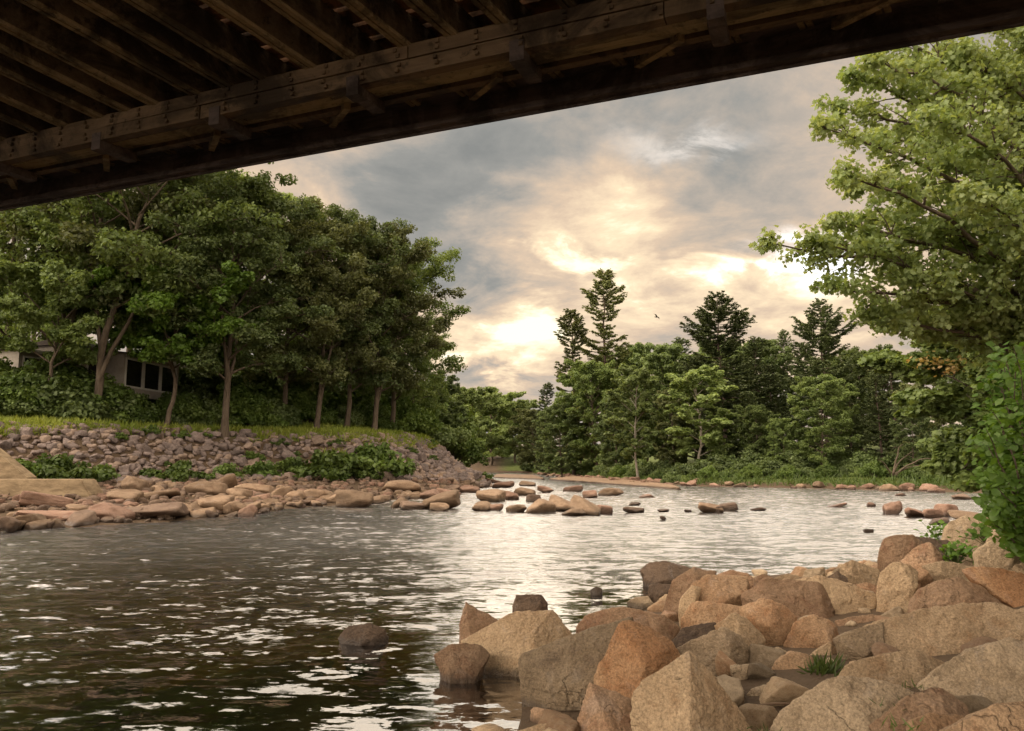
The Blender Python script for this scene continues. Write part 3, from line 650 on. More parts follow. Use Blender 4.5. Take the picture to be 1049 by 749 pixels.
# ------------------------------------------------------------------ foliage
LEAF = {'quad': (np.array([[0, -.5, 0], [.32, 0, .05], [0, .5, 0], [-.32, 0, .05]])),
        'broad': (np.array([[0, -.5, 0], [.38, -.12, .06], [.28, .22, .05], [0, .5, -.02], [-.28, .22, .05], [-.38, -.12, .06]])),
        'maple': (np.array([[0, -.5, 0], [.18, -.3, .03], [.5, -.15, .06], [.26, .05, .03], [.32, .3, .03], [.1, .22, 0], [0, .5, -.04], [-.1, .22, 0], [-.32, .3, .03], [-.26, .05, .03], [-.5, -.15, .06], [-.18, -.3, .03]])),
        'needle': (np.array([[-.07, -.5, 0], [.07, -.5, 0], [.11, .5, 0], [-.11, .5, 0]])),
        'blade': (np.array([[-.05, 0, 0], [.05, 0, 0], [.03, .6, .06], [0, 1.0, .22]]))}
def leaves(P, size, up, kind='quad', r=rng, along=None, flat=.6):
    """P (n,3), size (n,), up (n,3) preferred normals"""
    n = len(P); T = LEAF[kind]; k = len(T)
    nrm = up + r.normal(size=(n, 3)) * flat; nrm /= np.linalg.norm(nrm, axis=1)[:, None] + 1e-9
    t = r.normal(size=(n, 3)) if along is None else along + r.normal(size=(n, 3)) * .25
    t -= (t * nrm).sum(1)[:, None] * nrm; t /= np.linalg.norm(t, axis=1)[:, None] + 1e-9
    b = np.cross(nrm, t)
    V = P[:, None] + size[:, None, None] * (T[None, :, 0, None] * b[:, None] + T[None, :, 1, None] * t[:, None] + T[None, :, 2, None] * nrm[:, None])
    return V.reshape(-1, 3), np.arange(n * k).reshape(n, k)
def clumpleaves(Cc, Rr, per, size, kind, r, squash=.68, centre=None, flat=.6):
    n = len(Cc); reps = np.maximum((per * (Rr / Rr.mean()) ** 2).astype(int), 8); idx = np.repeat(np.arange(n), reps)
    d = r.normal(size=(len(idx), 3)); d /= np.linalg.norm(d, axis=1)[:, None]
    rad = r.random(len(idx)) ** .45
    off = d * rad[:, None] * Rr[idx][:, None] * np.array([1, 1, squash])
    P = Cc[idx] + off
    up = off / (Rr[idx][:, None]) * .9 + np.array([0, 0, .55])
    return leaves(P, size * r.uniform(.65, 1.25, len(P)), up, kind, r, flat=flat)
def curve(a, b, sag, n, r, wob=.06):
    a = np.array(a, float); b = np.array(b, float); t = np.linspace(0, 1, n)[:, None]; L = np.linalg.norm(b - a)
    p = a + (b - a) * t; p[:, 2] += sag * L * np.sin(t[:, 0] * math.pi)
    w = np.cumsum(r.normal(size=(n, 3)), 0) * wob * L / n; w -= t * w[-1]; return p + w
def make_decid(seed, H, cw, cb, lm, bm_=None, per=110, size=.26, nlimb=16, trunk_r=.22, lean=0, kind='quad', fork=False, topw=.8):
    r = np.random.default_rng(seed); mb = MB()
    n = 14; tz = np.linspace(0, H * .9, n); tr = np.c_[np.cumsum(r.normal(size=n) * .08) + lean * tz, np.cumsum(r.normal(size=n) * .08), tz]; tr[0, :2] = 0
    rr = trunk_r * (1 - .85 * (tz / (H * .9))) ; rr[0] *= 1.35
    mb.tube(tr, rr, 9)
    cl = []; br = []
    limbs = []
    if fork: limbs += [(tr[2] + 0, tr[7] + np.array([cw * .5, .4, 2.5]), .6 * trunk_r), (tr[3], tr[8] + np.array([-cw * .45, -.4, 2.0]), .55 * trunk_r)]
    for i in range(nlimb):
        f = (i + .5) / nlimb; z0 = cb * .8 + (H * .86 - cb * .8) * f; k = np.interp(z0, tz, np.arange(n)); k0 = int(k); p0 = tr[k0] + (tr[min(k0 + 1, n - 1)] - tr[k0]) * (k - k0)
        a = i * 2.4 + r.uniform(-.4, .4)
        prof = (math.sin(math.pi * min(.13 + f * topw, 1)) ** .6) * r.uniform(.75, 1.1)
        el = .15 + f * .9
        Lb = cw * prof
        p1 = p0 + np.array([math.cos(a) * Lb, math.sin(a) * Lb, Lb * el * .75 + .6]); p1[2] = min(p1[2], H * r.uniform(.94, 1.02))
        limbs.append((p0, p1, max(.035, trunk_r * .42 * (1 - f * .6))))
    for p0, p1, r0 in limbs:
        c = curve(p0, p1, .08, 8, r); mb.tube(c, np.linspace(r0, .02, 8), 5)
        for j in range(3, 8):
            cl.append(c[j] + r.normal(size=3) * .2)
            for s in range(2):
                d = (c[j] - c[j - 2]); d = d / np.linalg.norm(d); q = r.normal(size=3); q[2] = q[2] * .5 + .15; q = q + d * .6; q /= np.linalg.norm(q)
                e = c[j] + q * cw * r.uniform(.18, .38); e[2] = min(e[2], H)
                if e[2] < cb * .75: continue
                cc = curve(c[j], e, .05, 4, r); mb.tube(cc, np.linspace(r0 * .35, .012, 4), 4); cl.append(e); cl.append(cc[2])
    cl.append(tr[-1]); cl.append(tr[-2]); cl.append(tr[-1] + np.array([0, 0, H * .06]))
    cl = np.array(cl); Rr = r.uniform(.45, 1.1, len(cl)) * cw * .13
    V, Fi = clumpleaves(cl, Rr, per, size, kind, r)
    return mb.me('trunk', bm_ or BARK, True), mesh('crown', V, Fi, False, lm)
def make_pine(seed, H, cw, cb, lm, dens=1.0, sparse=False, size=.27, gap=1.0):
    r = np.random.default_rng(seed); mb = MB(); n = 16
    tz = np.linspace(0, H, n); tr = np.c_[np.cumsum(r.normal(size=n) * .09), np.cumsum(r.normal(size=n) * .09), tz]; tr[0, :2] = 0
    mb.tube(tr, .28 * (1 - .93 * tz / H) * (H / 20), 8)
    Ps = []; As = []
    z = cb
    while z < H - .2:
        f = (z - cb) / (H - cb)
        if sparse: Lmax = cw * (.45 + .55 * (1 - f) ** .7) * (.72 + .28 * math.sin(f * 17 + seed)) if f < .9 else cw * .4 * (1 - f) * 6 + .5
        else: Lmax = cw * (1 - f) ** .62 * (.8 + .2 * math.sin(f * 19 + seed)) * (1.0 if f > .12 else .8) + .25
        nb_ = r.integers(5, 8) if not sparse else r.integers(5, 7)
        a0 = r.uniform(0, 6.3)
        base = np.array([np.interp(z, tz, tr[:, 0]), np.interp(z, tz, tr[:, 1]), z])
        for j in range(nb_):
            a = a0 + j * 6.283 / nb_ + r.uniform(-.35, .35); Lb = Lmax * r.uniform(.6, 1.15)
            if r.random() < .12: continue
            rise = (.02 + .55 * f ** 2.2 + r.uniform(-.06, .08)) * Lb
            t = np.linspace(0, 1, 8); dirv = np.array([math.cos(a), math.sin(a), 0])
            c = base + dirv * (t * Lb)[:, None]; c[:, 2] += rise * t - .09 * Lb * np.sin(t * math.pi) + .10 * Lb * t ** 3
            mb.tube(c, np.linspace(.05 * (1 - f) + .016, .009, 8), 4)
            side = np.array([-math.sin(a), math.cos(a), 0])
            nt_ = int(Lb * 5.5 * dens) + 4
            for k in range(nt_):
                tt = r.uniform(.28 if not sparse else .4, 1.0); q0 = np.array([np.interp(tt, t, c[:, i]) for i in range(3)])
                ln = (Lb * .26 * math.sin(min(tt * 2.4 + .2, 3.0)) + .22) * r.uniform(.5, 1.1); sg = r.choice([-1, 1])
                dv = dirv * .75 + side * sg * r.uniform(.3, 1.0) + np.array([0, 0, r.uniform(.0, .22)]); dv /= np.linalg.norm(dv)
                m_ = max(int(ln * 19), 5); u_ = r.random(m_)[:, None] ** .8
                Ps.append(q0 + dv * (u_ * ln) + r.normal(size=(m_, 3)) * np.array([.07, .07, .035])); As.append(np.tile(dv, (m_, 1)) + r.normal(size=(m_, 3)) * .4 + np.array([0, 0, .3]))
        z += r.uniform(.6, .95) * gap * (.45 + .75 * (1 - f))
    P = np.concatenate(Ps); A = np.concatenate(As)
    V, Fi = leaves(P, size * r.uniform(.6, 1.3, len(P)), np.tile([0, 0, 1.], (len(P), 1)), 'quad', r, along=A, flat=.4)
    return mb.me('trunk', BARKP, True), mesh('crown', V, Fi, False, lm)
def make_shrub(seed, w, h, lm, ncl=40, per=90, size=.2, kind='broad'):
    r = np.random.default_rng(seed); mb = MB(); cl = []
    for i in range(ncl):
        a = r.uniform(0, 6.3); q = r.random() ** .5; e = np.array([math.cos(a) * q * w, math.sin(a) * q * w, h * (1 - q ** 2 * .75) * r.uniform(.35, 1)])
        c = curve(np.array([e[0] * .2, e[1] * .2, 0]), e, .1, 5, r); cl.append(e); cl.append(c[3])
        mb.tube(c, np.linspace(.03, .01, 5), 4)
    cl = np.array(cl); V, Fi = clumpleaves(cl, r.uniform(.6, 1.2, len(cl)) * w * .24, per, size, kind, r, .7)
    return mb.me('stems', BARK, True), mesh('foliage', V, Fi, False, lm)
def plant_tree(name, meshes, parts, loc, rz, scale, label, cat, group=None, mats=None):
    t = thing(name, label, cat, loc, rz, group, scale)
    for nm, me in zip(parts, meshes):
        o = obj(nm, me, t)
        if mats and nm == 'crown': o.material_slots[0].link = 'OBJECT'; o.material_slots[0].material = mats
    return t
TR = ('trunk', 'crown'); SH = ('stems', 'foliage')
DA = make_decid(11, 17, 5.4, 3.6, L_DARK, per=62, size=.23, nlimb=24)
DB = make_decid(12, 17, 4.9, 4.2, L_DARK, per=62, size=.23, nlimb=26, fork=True)
DC = make_decid(13, 17, 5.0, 3.2, L_MID, per=62, size=.23, nlimb=24)
DD = make_decid(14, 18, 6.0, 7.5, L_MID, per=55, size=.25, nlimb=18, lean=.16, fork=True)
DE = make_decid(15, 7, 3.2, 3.2, L_BRIGHT, per=90, size=.2, trunk_r=.12)
DL = make_decid(16, 11, 2.4, 2.2, L_LIGHT, BARKB, per=60, size=.26, trunk_r=.12, nlimb=20)
DF = make_decid(17, 15, 4.6, 1.2, L_MID, per=85, size=.26, nlimb=30)
DG = make_decid(18, 15, 4.2, 1.0, L_DARK, per=85, size=.26, nlimb=30)
DH = make_decid(19, 14, 5.0, 1.5, L_LIGHT, per=80, size=.36, nlimb=20)
PA = make_pine(31, 22, 8.6, 1.5, L_PINE, dens=1.7, gap=1.0)
PB = make_pine(32, 22, 3.5, 6.0, L_PINEL, dens=1.7, sparse=True, gap=.8)
PC = make_pine(33, 24, 3.9, 8.0, L_PINEL, dens=1.7, sparse=True, gap=.8)
PD = make_pine(34, 18, 5.0, 1.5, L_PINE, dens=1.5)
SA = make_shrub(41, 2.2, 2.3, L_SHRUB, 46, 130, .17); SB = make_shrub(42, 2.0, 1.8, L_DARK, 46, 130, .17); SC = make_shrub(43, 1.2, .9, L_SHRUB, 26, 60, .14); SD = make_shrub(44, 1.6, 1.3, L_MID, 30, 70, .18)

def tree_at(name, meshes, H0, px, Y, toppy, label, group, wscale=1.0, rz=None, cat='tree', mats=None):
    p = at(px, 400, Y); zg = hz(p[0], Y); zt = at(px, toppy, Y)[2]; s = (zt - zg) / H0
    return plant_tree(name, meshes, TR, (p[0], Y, zg - .1), random.uniform(0, 6.3) if rz is None else rz, (s * wscale, s * wscale, s), label, cat, group, mats)
LB = [
 (DA, 17, 6, 50, 118, 'dark leafy tree at the far left edge of the left bank'), (DD, 18, 60, 48, 95, 'tall forked tree in front of the glazed house on the left bank', ), (DD, 18, 96, 47, 100, 'leaning airy tree beside the house porch with trunk slanting right'),
 (DB, 17, 128, 58, 120, 'dark tree rising directly behind the glazed porch'), (DC, 17, 172, 57, 150, 'green tree just right of the glazed porch'), (DB, 17, 232, 51, 186, 'tree with a bare pale straight trunk standing alone at the edge of the bank'),
 (DC, 17, 262, 61, 196, 'paler green topped tree right of the bare-trunk tree'), (DA, 17, 292, 58, 212, 'tree in front of the pale red building, left of its door'), (DB, 17, 325, 57, 222, 'tree just right of the pale red building door'),
 (DA, 17, 356, 60, 226, 'full dark tree left of the right-hand pale trunk on the left bank'), (DB, 17, 384, 60, 238, 'dark tree with a pale trunk near the right end of the left bank'), (DA, 17, 402, 66, 252, 'rounded dark tree at the right end of the left-bank grove'),
 (DA, 17, 424, 74, 325, 'lower dark tree closing the left-bank grove at the river bend'), (DC, 17, 30, 70, 200, 'back-row tree behind the left end of the house'), (DA, 17, 200, 72, 200, 'back-row tree seen between the porch and the bare trunk'),
 (DA, 17, 300, 76, 235, 'back-row tree behind the pale red building, left'), (DB, 17, 380, 80, 262, 'back-row tree behind the right half of the left-bank grove'), (DG, 15, 452, 80, 385, 'low tree at the end of the embankment by the bend'),
]
for t_ in LB:
    me, H0, px, Y, top, lab = t_
    tree_at('deciduous_tree', me, H0, px, Y, top, lab, 'trees of the left bank', random.uniform(.92, 1.12), rz=0.3 if me is DD else None, mats=[None, L_MID, L_OLIVE, None][random.randrange(4)] if 'paler' not in lab else L_LIGHT)
tree_at('small_maple_tree', DE, 7, 170, 49, 285, 'small bright green tree in front of the right end of the glazed porch', 'trees of the left bank', 1.05)
tree_at('small_maple_tree', DE, 7, 58, 46, 285, 'small leafy tree in front of the left end of the house', 'trees of the left bank', 1.0, mats=L_MID)
0 and tree_at('small_maple_tree', DE, 7, 112, 48, 300, 'small leafy tree between the leaning trunk and the glazed porch', 'trees of the left bank', .7, mats=L_OLIVE)
# far bank
FB = [
 ('deciduous_tree', DH, 14, 478, 150, 398, 'pale green tree at the far river bend beside the left-bank grove', 1.2), ('deciduous_tree', DH, 14, 503, 172, 402, 'second pale green tree at the far river bend', 1.2),
 ('deciduous_tree', DH, 14, 528, 176, 410, 'third pale green tree at the far river bend, before the pines', 1.2), ('deciduous_tree', DF, 15, 548, 150, 420, 'low round tree at the bend left of the small leaning pine', 1.2), ('pine_tree', PD, 18, 562, 122, 392, 'small dark pine at the left foot of the twin tall pines', .9),
 ('tall_pine', PB, 22, 587, 110, 316, 'shorter of the twin tall thin pines', .95), ('tall_pine', PC, 24, 622, 113, 276, 'tallest pine of the far bank with a ragged crooked top', .95), ('deciduous_tree', DF, 15, 610, 106, 372, 'dense green tree at the foot of the twin tall pines', 1.0),
 ('deciduous_tree', DF, 15, 575, 108, 415, 'rounded tree below the shorter tall pine at the water', 1.0),
 ('birch_tree', DL, 11, 652, 84, 374, 'slender light green birch left of the wide pine', 1.1), ('birch_tree', DL, 11, 712, 80, 376, 'light green birch just left of the wide pine trunk', 1.5), ('deciduous_tree', DG, 15, 680, 100, 352, 'dark dense tree behind the two light birches', 1.0),
 ('wide_pine', PA, 22, 742, 90, 298, 'wide layered white pine standing above the far bank canopy', 1.0), ('pine_tree', PD, 18, 700, 106, 346, 'dark back-row pine left of the wide pine', 1.0), ('pine_tree', PD, 18, 778, 102, 345, 'dark back-row pine right of the wide pine', 1.1),
 ('pine_tree', PD, 18, 806, 112, 338, 'small far pine tip between the wide pine and the dense pine', .7), ('pine_tree', PA, 22, 845, 86, 306, 'dense dark pine partly behind the maple branch tip', .95), ('deciduous_tree', DF, 15, 838, 70, 385, 'broad mid green tree at the shore below the dense pine', 1.05),
 ('pine_tree', PD, 18, 790, 88, 372, 'lower dark pine right of the wide pine', 1.0), ('deciduous_tree', DF, 15, 880, 92, 358, 'rounded back tree right of the dense pine', 1.0), ('pine_tree', PD, 18, 915, 82, 358, 'dark back pine behind the maple leaves', 1.2),
 ('pine_tree', PD, 18, 900, 68, 378, 'dark pine at the shore behind the fallen bleached limbs', 1.0), ('deciduous_tree', DG, 15, 955, 72, 368, 'dark tree on the far shore near the turning maple', 1.0), ('deciduous_tree', DF, 15, 1000, 66, 370, 'green tree on the far shore behind the right shrub', 1.0),
 ('deciduous_tree', DG, 15, 1045, 66, 350, 'dark tree on the far shore at the right edge', 1.0), ('deciduous_tree', DG, 15, 640, 118, 360, 'dark back tree right of the tallest pine', 1.0), ('deciduous_tree', DG, 15, 735, 116, 352, 'dark back tree behind the wide pine', 1.0),
 ('deciduous_tree', DG, 15, 660, 128, 356, 'far back tree between the tallest pine and the birches', 1.1), ('pine_tree', PD, 18, 820, 100, 350, 'dark back pine left of the dense pine', 1.1), ('pine_tree', PD, 18, 765, 80, 400, 'low layered pine under the right side of the wide pine', 1.2),
 ('deciduous_tree', DG, 15, 595, 130, 400, 'back tree between the twin pines trunks', 1.1), ('pine_tree', PD, 18, 868, 72, 395, 'dark low pine right of the broad shore tree', 1.1), ('deciduous_tree', DF, 15, 930, 64, 415, 'low green tree at the shore right of the fallen limbs', .9),
 ('deciduous_tree', DG, 15, 688, 92, 400, 'low dark tree between the two birches', .9), ('deciduous_tree', DG, 15, 630, 98, 405, 'low dark tree left of the slender birch', .9), ('deciduous_tree', DG, 15, 545, 168, 425, 'dark tree far behind the small leaning pine', 1.3), ('deciduous_tree', DG, 15, 490, 185, 412, 'dark tree behind the pale trees of the bend', 1.5), ('deciduous_tree', DG, 15, 515, 190, 415, 'dark back tree at the middle of the bend', 1.5),
 ('deciduous_tree', DG, 15, 775, 112, 352, 'dark back tree filling between the wide pine and the dense pine', 1.2), ('deciduous_tree', DG, 15, 870, 98, 362, 'dark back tree between the dense pine and the maple', 1.2), ('deciduous_tree', DF, 15, 712, 98, 366, 'mid green tree behind the second birch', 1.1), ('deciduous_tree', DG, 15, 905, 92, 368, 'dark back tree left of the maple leaves', 1.2), ('deciduous_tree', DF, 15, 775, 76, 415, 'green tree at the shore right of the low layered pine', 1.0),
 ('deciduous_tree', DF, 15, 800, 72, 428, 'low rounded tree at the shore left of the broad mid green tree', .9),
]
for nm, me, H0, px, Y, top, lab, ws in FB: tree_at(nm, me, H0, px, Y, top, lab, 'trees of the far bank', ws, mats=[None, None, L_OLIVE, L_DARK][random.randrange(4)] if me is DF or me is DG else None)
# understorey
def shrub_at(me, px, Y, s, label, group, dz=0, sz_=None, name='shrub'):
    p = at(px, 400, Y); return plant_tree(name, me, SH, (p[0], Y, hz(p[0], Y) - .1 + dz), random.uniform(0, 6.3), (s, s, s * (sz_ or 1)), label, 'shrub', group)
for i, (px, Y, s) in enumerate([(5, 46.5, 1.0), (32, 47.5, 1.1), (62, 48.5, 1.1), (92, 49.5, 1.0), (122, 50.5, .8), (150, 51.5, .7), (178, 53, .75), (205, 55, .9), (250, 56, 1.0), (275, 58, 1.0), (300, 61, 1.0), (0, 45.2, .8), (20, 45.8, .9), (46, 46.6, .9), (75, 47.6, .85), (105, 48.8, .85), (133, 50, .8), (160, 51, .75), (188, 52.4, .8), (212, 54, .8), (255, 56.5, .8), (282, 59, .8), (318, 60, .7), (45, 51, 1.2), (95, 53, .9), (205, 57, 1.1), (262, 60, 1.2), (345, 62, .8), (415, 70, 1.2), (440, 75, 1.4), (460, 82, 1.5), (20, 48, 1.35), (50, 47.6, 1.2), (78, 47.8, 1.25), (108, 48.6, 1.0), (225, 57, 1.0), (380, 66, .8), (300, 72, 2.0), (330, 74, 2.0), (360, 76, 2.2), (390, 78, 2.2), (415, 82, 2.2), (440, 88, 2.2), (270, 70, 1.8), (240, 70, 1.6), (200, 62, 1.4)]):
    shrub_at(SA if i % 2 == 0 else SB, px, Y, s * 1.3, 'dense green shrub in the thicket on top of the left bank', 'thicket shrubs on the left bank')
for px, Y, s, lab in [(30, 38.5, .95, 'leafy shrub on the rocks just above the concrete wall'), (70, 39.2, 1.15, 'wide leafy shrub behind the end of the concrete wall'), (100, 40.5, .85, 'leafy shrub right of the wide one above the concrete wall'), (183, 44, .9, 'tall leafy weed patch on the embankment below the bare-trunk tree'),
                      (228, 47, .85, 'shrub on the rocks second from the patch below the bare-trunk tree'), (266, 49, .85, 'round shrub between the rock bar and the embankment'), (296, 51, .85, 'small shrub right of the round one'), (345, 51, 1.5, 'long low shrub on the embankment near its right end'), (380, 52.5, 1.6, 'long low shrub at the right of the embankment greenery'), (362, 51, 1.0, 'low shrub in front of the two long shrubs'),
                      (492, 88, .9, 'small shrub at the far tip of the embankment')]:
    shrub_at(SC, px, Y, s * 1.55, lab, 'shrubs on the rocky embankment')
k = 0
while k < 26:
    x = random.uniform(-28, -4); y = random.uniform(38, 66); q = np.array([[x, y]])
    if not inside(q, Tp)[0] or not (.2 < dist(q, Tp[:-2], False)[0] < 4.6) or x / y < -.66: continue
    s_ = random.uniform(.25, .7); plant_tree('weed_clump', SC, SH, (x, y, hz(x, y) - .05), random.uniform(0, 6), (s_, s_, s_), 'small green weed clump growing between the riprap stones', 'weed', 'weeds between the riprap stones'); k += 1
k = 0
for px in range(552, 1040, 14):
    Y = np.interp(px, [552, 585, 640, 700, 800, 900, 1000], [142, 112, 86, 70, 66, 61, 56]) + random.uniform(0, 3) + 1.5
    shrub_at([SA, SB, SD][k % 3], px + random.uniform(-4, 4), Y, random.uniform(.4, .75), 'low shrub in the continuous undergrowth along the far shore', 'undergrowth shrubs along the far shore')
    shrub_at(SB, px + random.uniform(-5, 5), Y + random.uniform(4, 8), random.uniform(.9, 1.4), 'taller dark shrub in the shade behind the far shore undergrowth', 'shaded shrubs behind the far shore undergrowth'); k += 1

# bleached fallen limbs at far shore
mb = MB(); r = np.random.default_rng(3); B0 = at(915, 487, 62)
for e in [(935, 462), (948, 478), (925, 455), (955, 470), (900, 470)]:
    c = curve(B0, at(e[0], e[1], 61 + r.uniform(-1, 1)), .12, 7, r, .15); mb.tube(c, np.linspace(.09, .02, 7), 5)
o = obj('fallen_limb', mb.me('fallen_limb', BARK, True)); tag(o, 'bleached bare fallen limbs at the far shore in front of the dark pine', 'fallen branch')

# ------------------------------------------------------------------ right maple (near)
r = np.random.default_rng(61); mb = MB(); cl = []
base = np.array([12.2, 15.5, hz(12.2, 15.5)]); tt = np.linspace(0, 1, 10)[:, None]
trk = base + np.array([-.5, -.3, 13.0]) * tt; trk[:, 0] += np.sin(tt[:, 0] * 5) * .15
mb.tube(trk - base, np.linspace(.34, .08, 10), 10)
tips = [(790,249,14.2),(845,250,14),(846,132,13.5),(878,82,14),(868,180,13),(858,225,14.5),(850,295,14),(890,325,14.5),(905,322,15.5),(925,70,15.5),(985,55,14),(895,140,17),(893,225,17),(955,120,12.5),(1000,200,12.5),(945,285,14),(1055,110,15),(1055,250,13),(1000,320,14.5),(1060,40,14),
        (925,200,19),(985,255,19),(880,20,14),(940,-20,14),(1010,-30,15),(1070,-20,15),(1090,180,13),(1090,300,14),(860,110,15),(850,250,15),(960,60,17),(1020,130,17),(1040,320,16),(930,240,15),(880,190,15),(970,170,14.5),(1030,70,16),(985,345,16),(900,60,13.2),(1110,90,14),(1050,180,14)]
for px, py, Y in tips:
    e = at(px, py, Y) - base
    z0 = np.clip(e[2] - 1.6 - .25 * abs(e[0]), 2.2, 11.5); p0 = np.array([-.5, -.3, 13.0]) * (z0 / 13.0)
    c = curve(p0, e, .10, 12, r, .10); L_ = np.linalg.norm(e - p0); mb.tube(c, np.linspace(.03 + .008 * L_, .012, 12), 6)
    for j in range(3, 12):
        f = j / 11; 
        for s in range(4):
            d = c[j] - c[j - 1]; d /= np.linalg.norm(d); q = r.normal(size=3); q[2] *= .6; q /= np.linalg.norm(q); q = q + d * .7; ln = (.22 + 1.0 * (1 - f) ** .7) * r.uniform(.5, 1.0)
            en = c[j] + q * ln; cc = curve(c[j], en, .06, 4, r, .1); mb.tube(cc, np.linspace(.018, .006, 4), 4); cl.append(en); cl.append(cc[2])
    cl.append(e)
cl = np.array(cl)
V, Fi = clumpleaves(cl, r.uniform(.13, .30, len(cl)), 24, .108, 'maple', r, .8, flat=.8)
t = thing('maple_tree', 'big light green maple with long branches reaching in from the right edge', 'tree', base)
obj('trunk', mb.me('trunk', BARK, True), t); obj('crown', mesh('crown', V, Fi, False, L_MAPLE), t)
# second maple with turning leaves
D2 = make_decid(62, 8.0, 3.4, 1.0, L_MID, per=130, size=.2, kind='maple', trunk_r=.13, nlimb=20)
p = at(1045, 400, 21); t = plant_tree('maple_tree', D2, TR, (p[0], 21, hz(p[0], 21)), 1, (1.0, 1.0, .74), 'smaller maple at the right with a patch of orange turning leaves', 'tree')
q = np.array([at(a, b, 20) for a, b in ((958, 366), (972, 372), (985, 375), (968, 380), (992, 366), (945, 372))]); q2 = (q - np.array([p[0], 21, hz(p[0], 21)])); c_, s_ = math.cos(-1), math.sin(-1)
q2 = np.c_[q2[:, 0] * c_ - q2[:, 1] * s_, q2[:, 0] * s_ + q2[:, 1] * c_, q2[:, 2] / .74]
V, Fi = clumpleaves(q2, np.full(len(q2), .5), 22, .13, 'maple', r, .6); obj('turning_leaves', mesh('turning_leaves', V, Fi, False, L_ORANGE), t)
# near shrub at right with large leaves
r = np.random.default_rng(71); mb = MB(); base = np.array([5.75, 8.6, hz(5.75, 8.6)]); Ps = []; As = []
for i in range(95):
    px = r.uniform(1003, 1130); py = r.uniform(350, 535) if i > 20 else r.uniform(470, 545); px = max(px, 1003 + max(0, (470 - py)) * .25)
    e = at(px, py, r.uniform(7.9, 9.4)) - base; c = curve((e[0] * .1, e[1] * .1, 0), e, .12, 8, r, .1); mb.tube(c, np.linspace(.016, .004, 8), 5)
    for j in range(3, 8):
        for s in range(13):
            d = r.normal(size=3); d[2] = d[2] * .4 - .25; d /= np.linalg.norm(d); Ps.append(c[j] + d * r.uniform(.04, .2) + r.normal(size=3) * .04); As.append(d)
Ps = np.array(Ps); V, Fi = leaves(Ps, .105 * r.uniform(.6, 1.2, len(Ps)), np.tile([-.1, -.35, .8], (len(Ps), 1)), 'broad', r, along=np.array(As), flat=.5)
t = thing('shrub', 'bright large-leaved shrub hanging over the grey boulders at the right edge', 'shrub', base)
obj('stems', mb.me('stems', BARK, True), t); obj('foliage', mesh('foliage', V, Fi, False, L_NEAR), t)
# low plants among boulders
for px, py, Y, s, lab in ((962, 548, 12.2, .30, 'small leafy plant growing behind the dark brown boulder'), (981, 566, 10.4, .24, 'leafy sprig in front of the large grey boulder'), (1012, 548, 10.8, .3, 'leafy sprig between the large grey and pale grey boulders')):
    p = at(px, py, Y); rr_ = np.random.default_rng(px); n = 90
    Pp = rr_.normal(size=(n, 3)) * np.array([s * .5, s * .4, s * .3]) + (0, 0, s * .4); V, Fi = leaves(Pp, .09 * rr_.uniform(.6, 1.2, n), np.tile([0, -.3, .9], (n, 1)), 'broad', rr_)
    t = thing('leafy_plant', lab, 'plant', p - np.array([0, 0, s * .3]), 0, 'small plants among the foreground boulders'); mb = MB()
    for q in Pp[::3]: mb.tube([(0, 0, -.08), q * .5, q], .004, 4)
    obj('stems', mb.me('stems', L_GRASSD), t); obj('foliage', mesh('foliage', V, Fi, False, L_NEAR), t)
def tuft(px, py, Y, n, ln, lab):
    p = at(px, py, Y); rr_ = np.random.default_rng(px); P0 = rr_.normal(size=(n, 3)) * np.array([.06, .05, 0]); al = rr_.normal(size=(n, 3)) * .55 + np.array([0, -.1, 1.0])
    V, Fi = leaves(P0, ln * rr_.uniform(.5, 1.1, n), np.tile([0, -.8, .3], (n, 1)) + rr_.normal(size=(n, 3)) * .3, 'blade', rr_, along=al)
    tag(obj('grass_tuft', mesh('grass_tuft', V, Fi, False, L_GRASSD), loc=p), lab, 'grass tuft', 'grass tufts among the foreground boulders')
tuft(846, 693, 6.45, 90, .2, 'spiky green grass tuft beside the small round boulder'); tuft(927, 746, 4.75, 22, .1, 'little grass tuft at the bottom edge before the yellow-orange rock'); tuft(908, 724, 5.0, 8, .07, 'tiny sprout on the big flat grey-tan rock'); tuft(790, 752, 5.0, 16, .08, 'tiny grass sprout at the bottom edge left of the flat rock'); tuft(941, 706, 5.4, 12, .07, 'tiny sprout at the corner of the pale slab')
mb = MB(); a = at(760, 726, 5.75); b = at(817, 722, 5.75); mb.tube(curve(a, b, .04, 7, rng, .04) - a, np.linspace(.012, .007, 7), 6)
tag(obj('driftwood_stick', mb.me('driftwood_stick', DRY, True), loc=a), 'thin brown driftwood stick lying below the cracked oval stone', 'stick')
mb = MB(); a = at(770, 735, 5.5); b = at(790, 728, 5.6); mb.tube(curve(a, b, .04, 5, rng, .04) - a, np.linspace(.01, .006, 5), 6)
tag(obj('driftwood_stick', mb.me('driftwood_stick', DRY, True), loc=a), 'short broken stick just under the longer driftwood stick', 'stick')

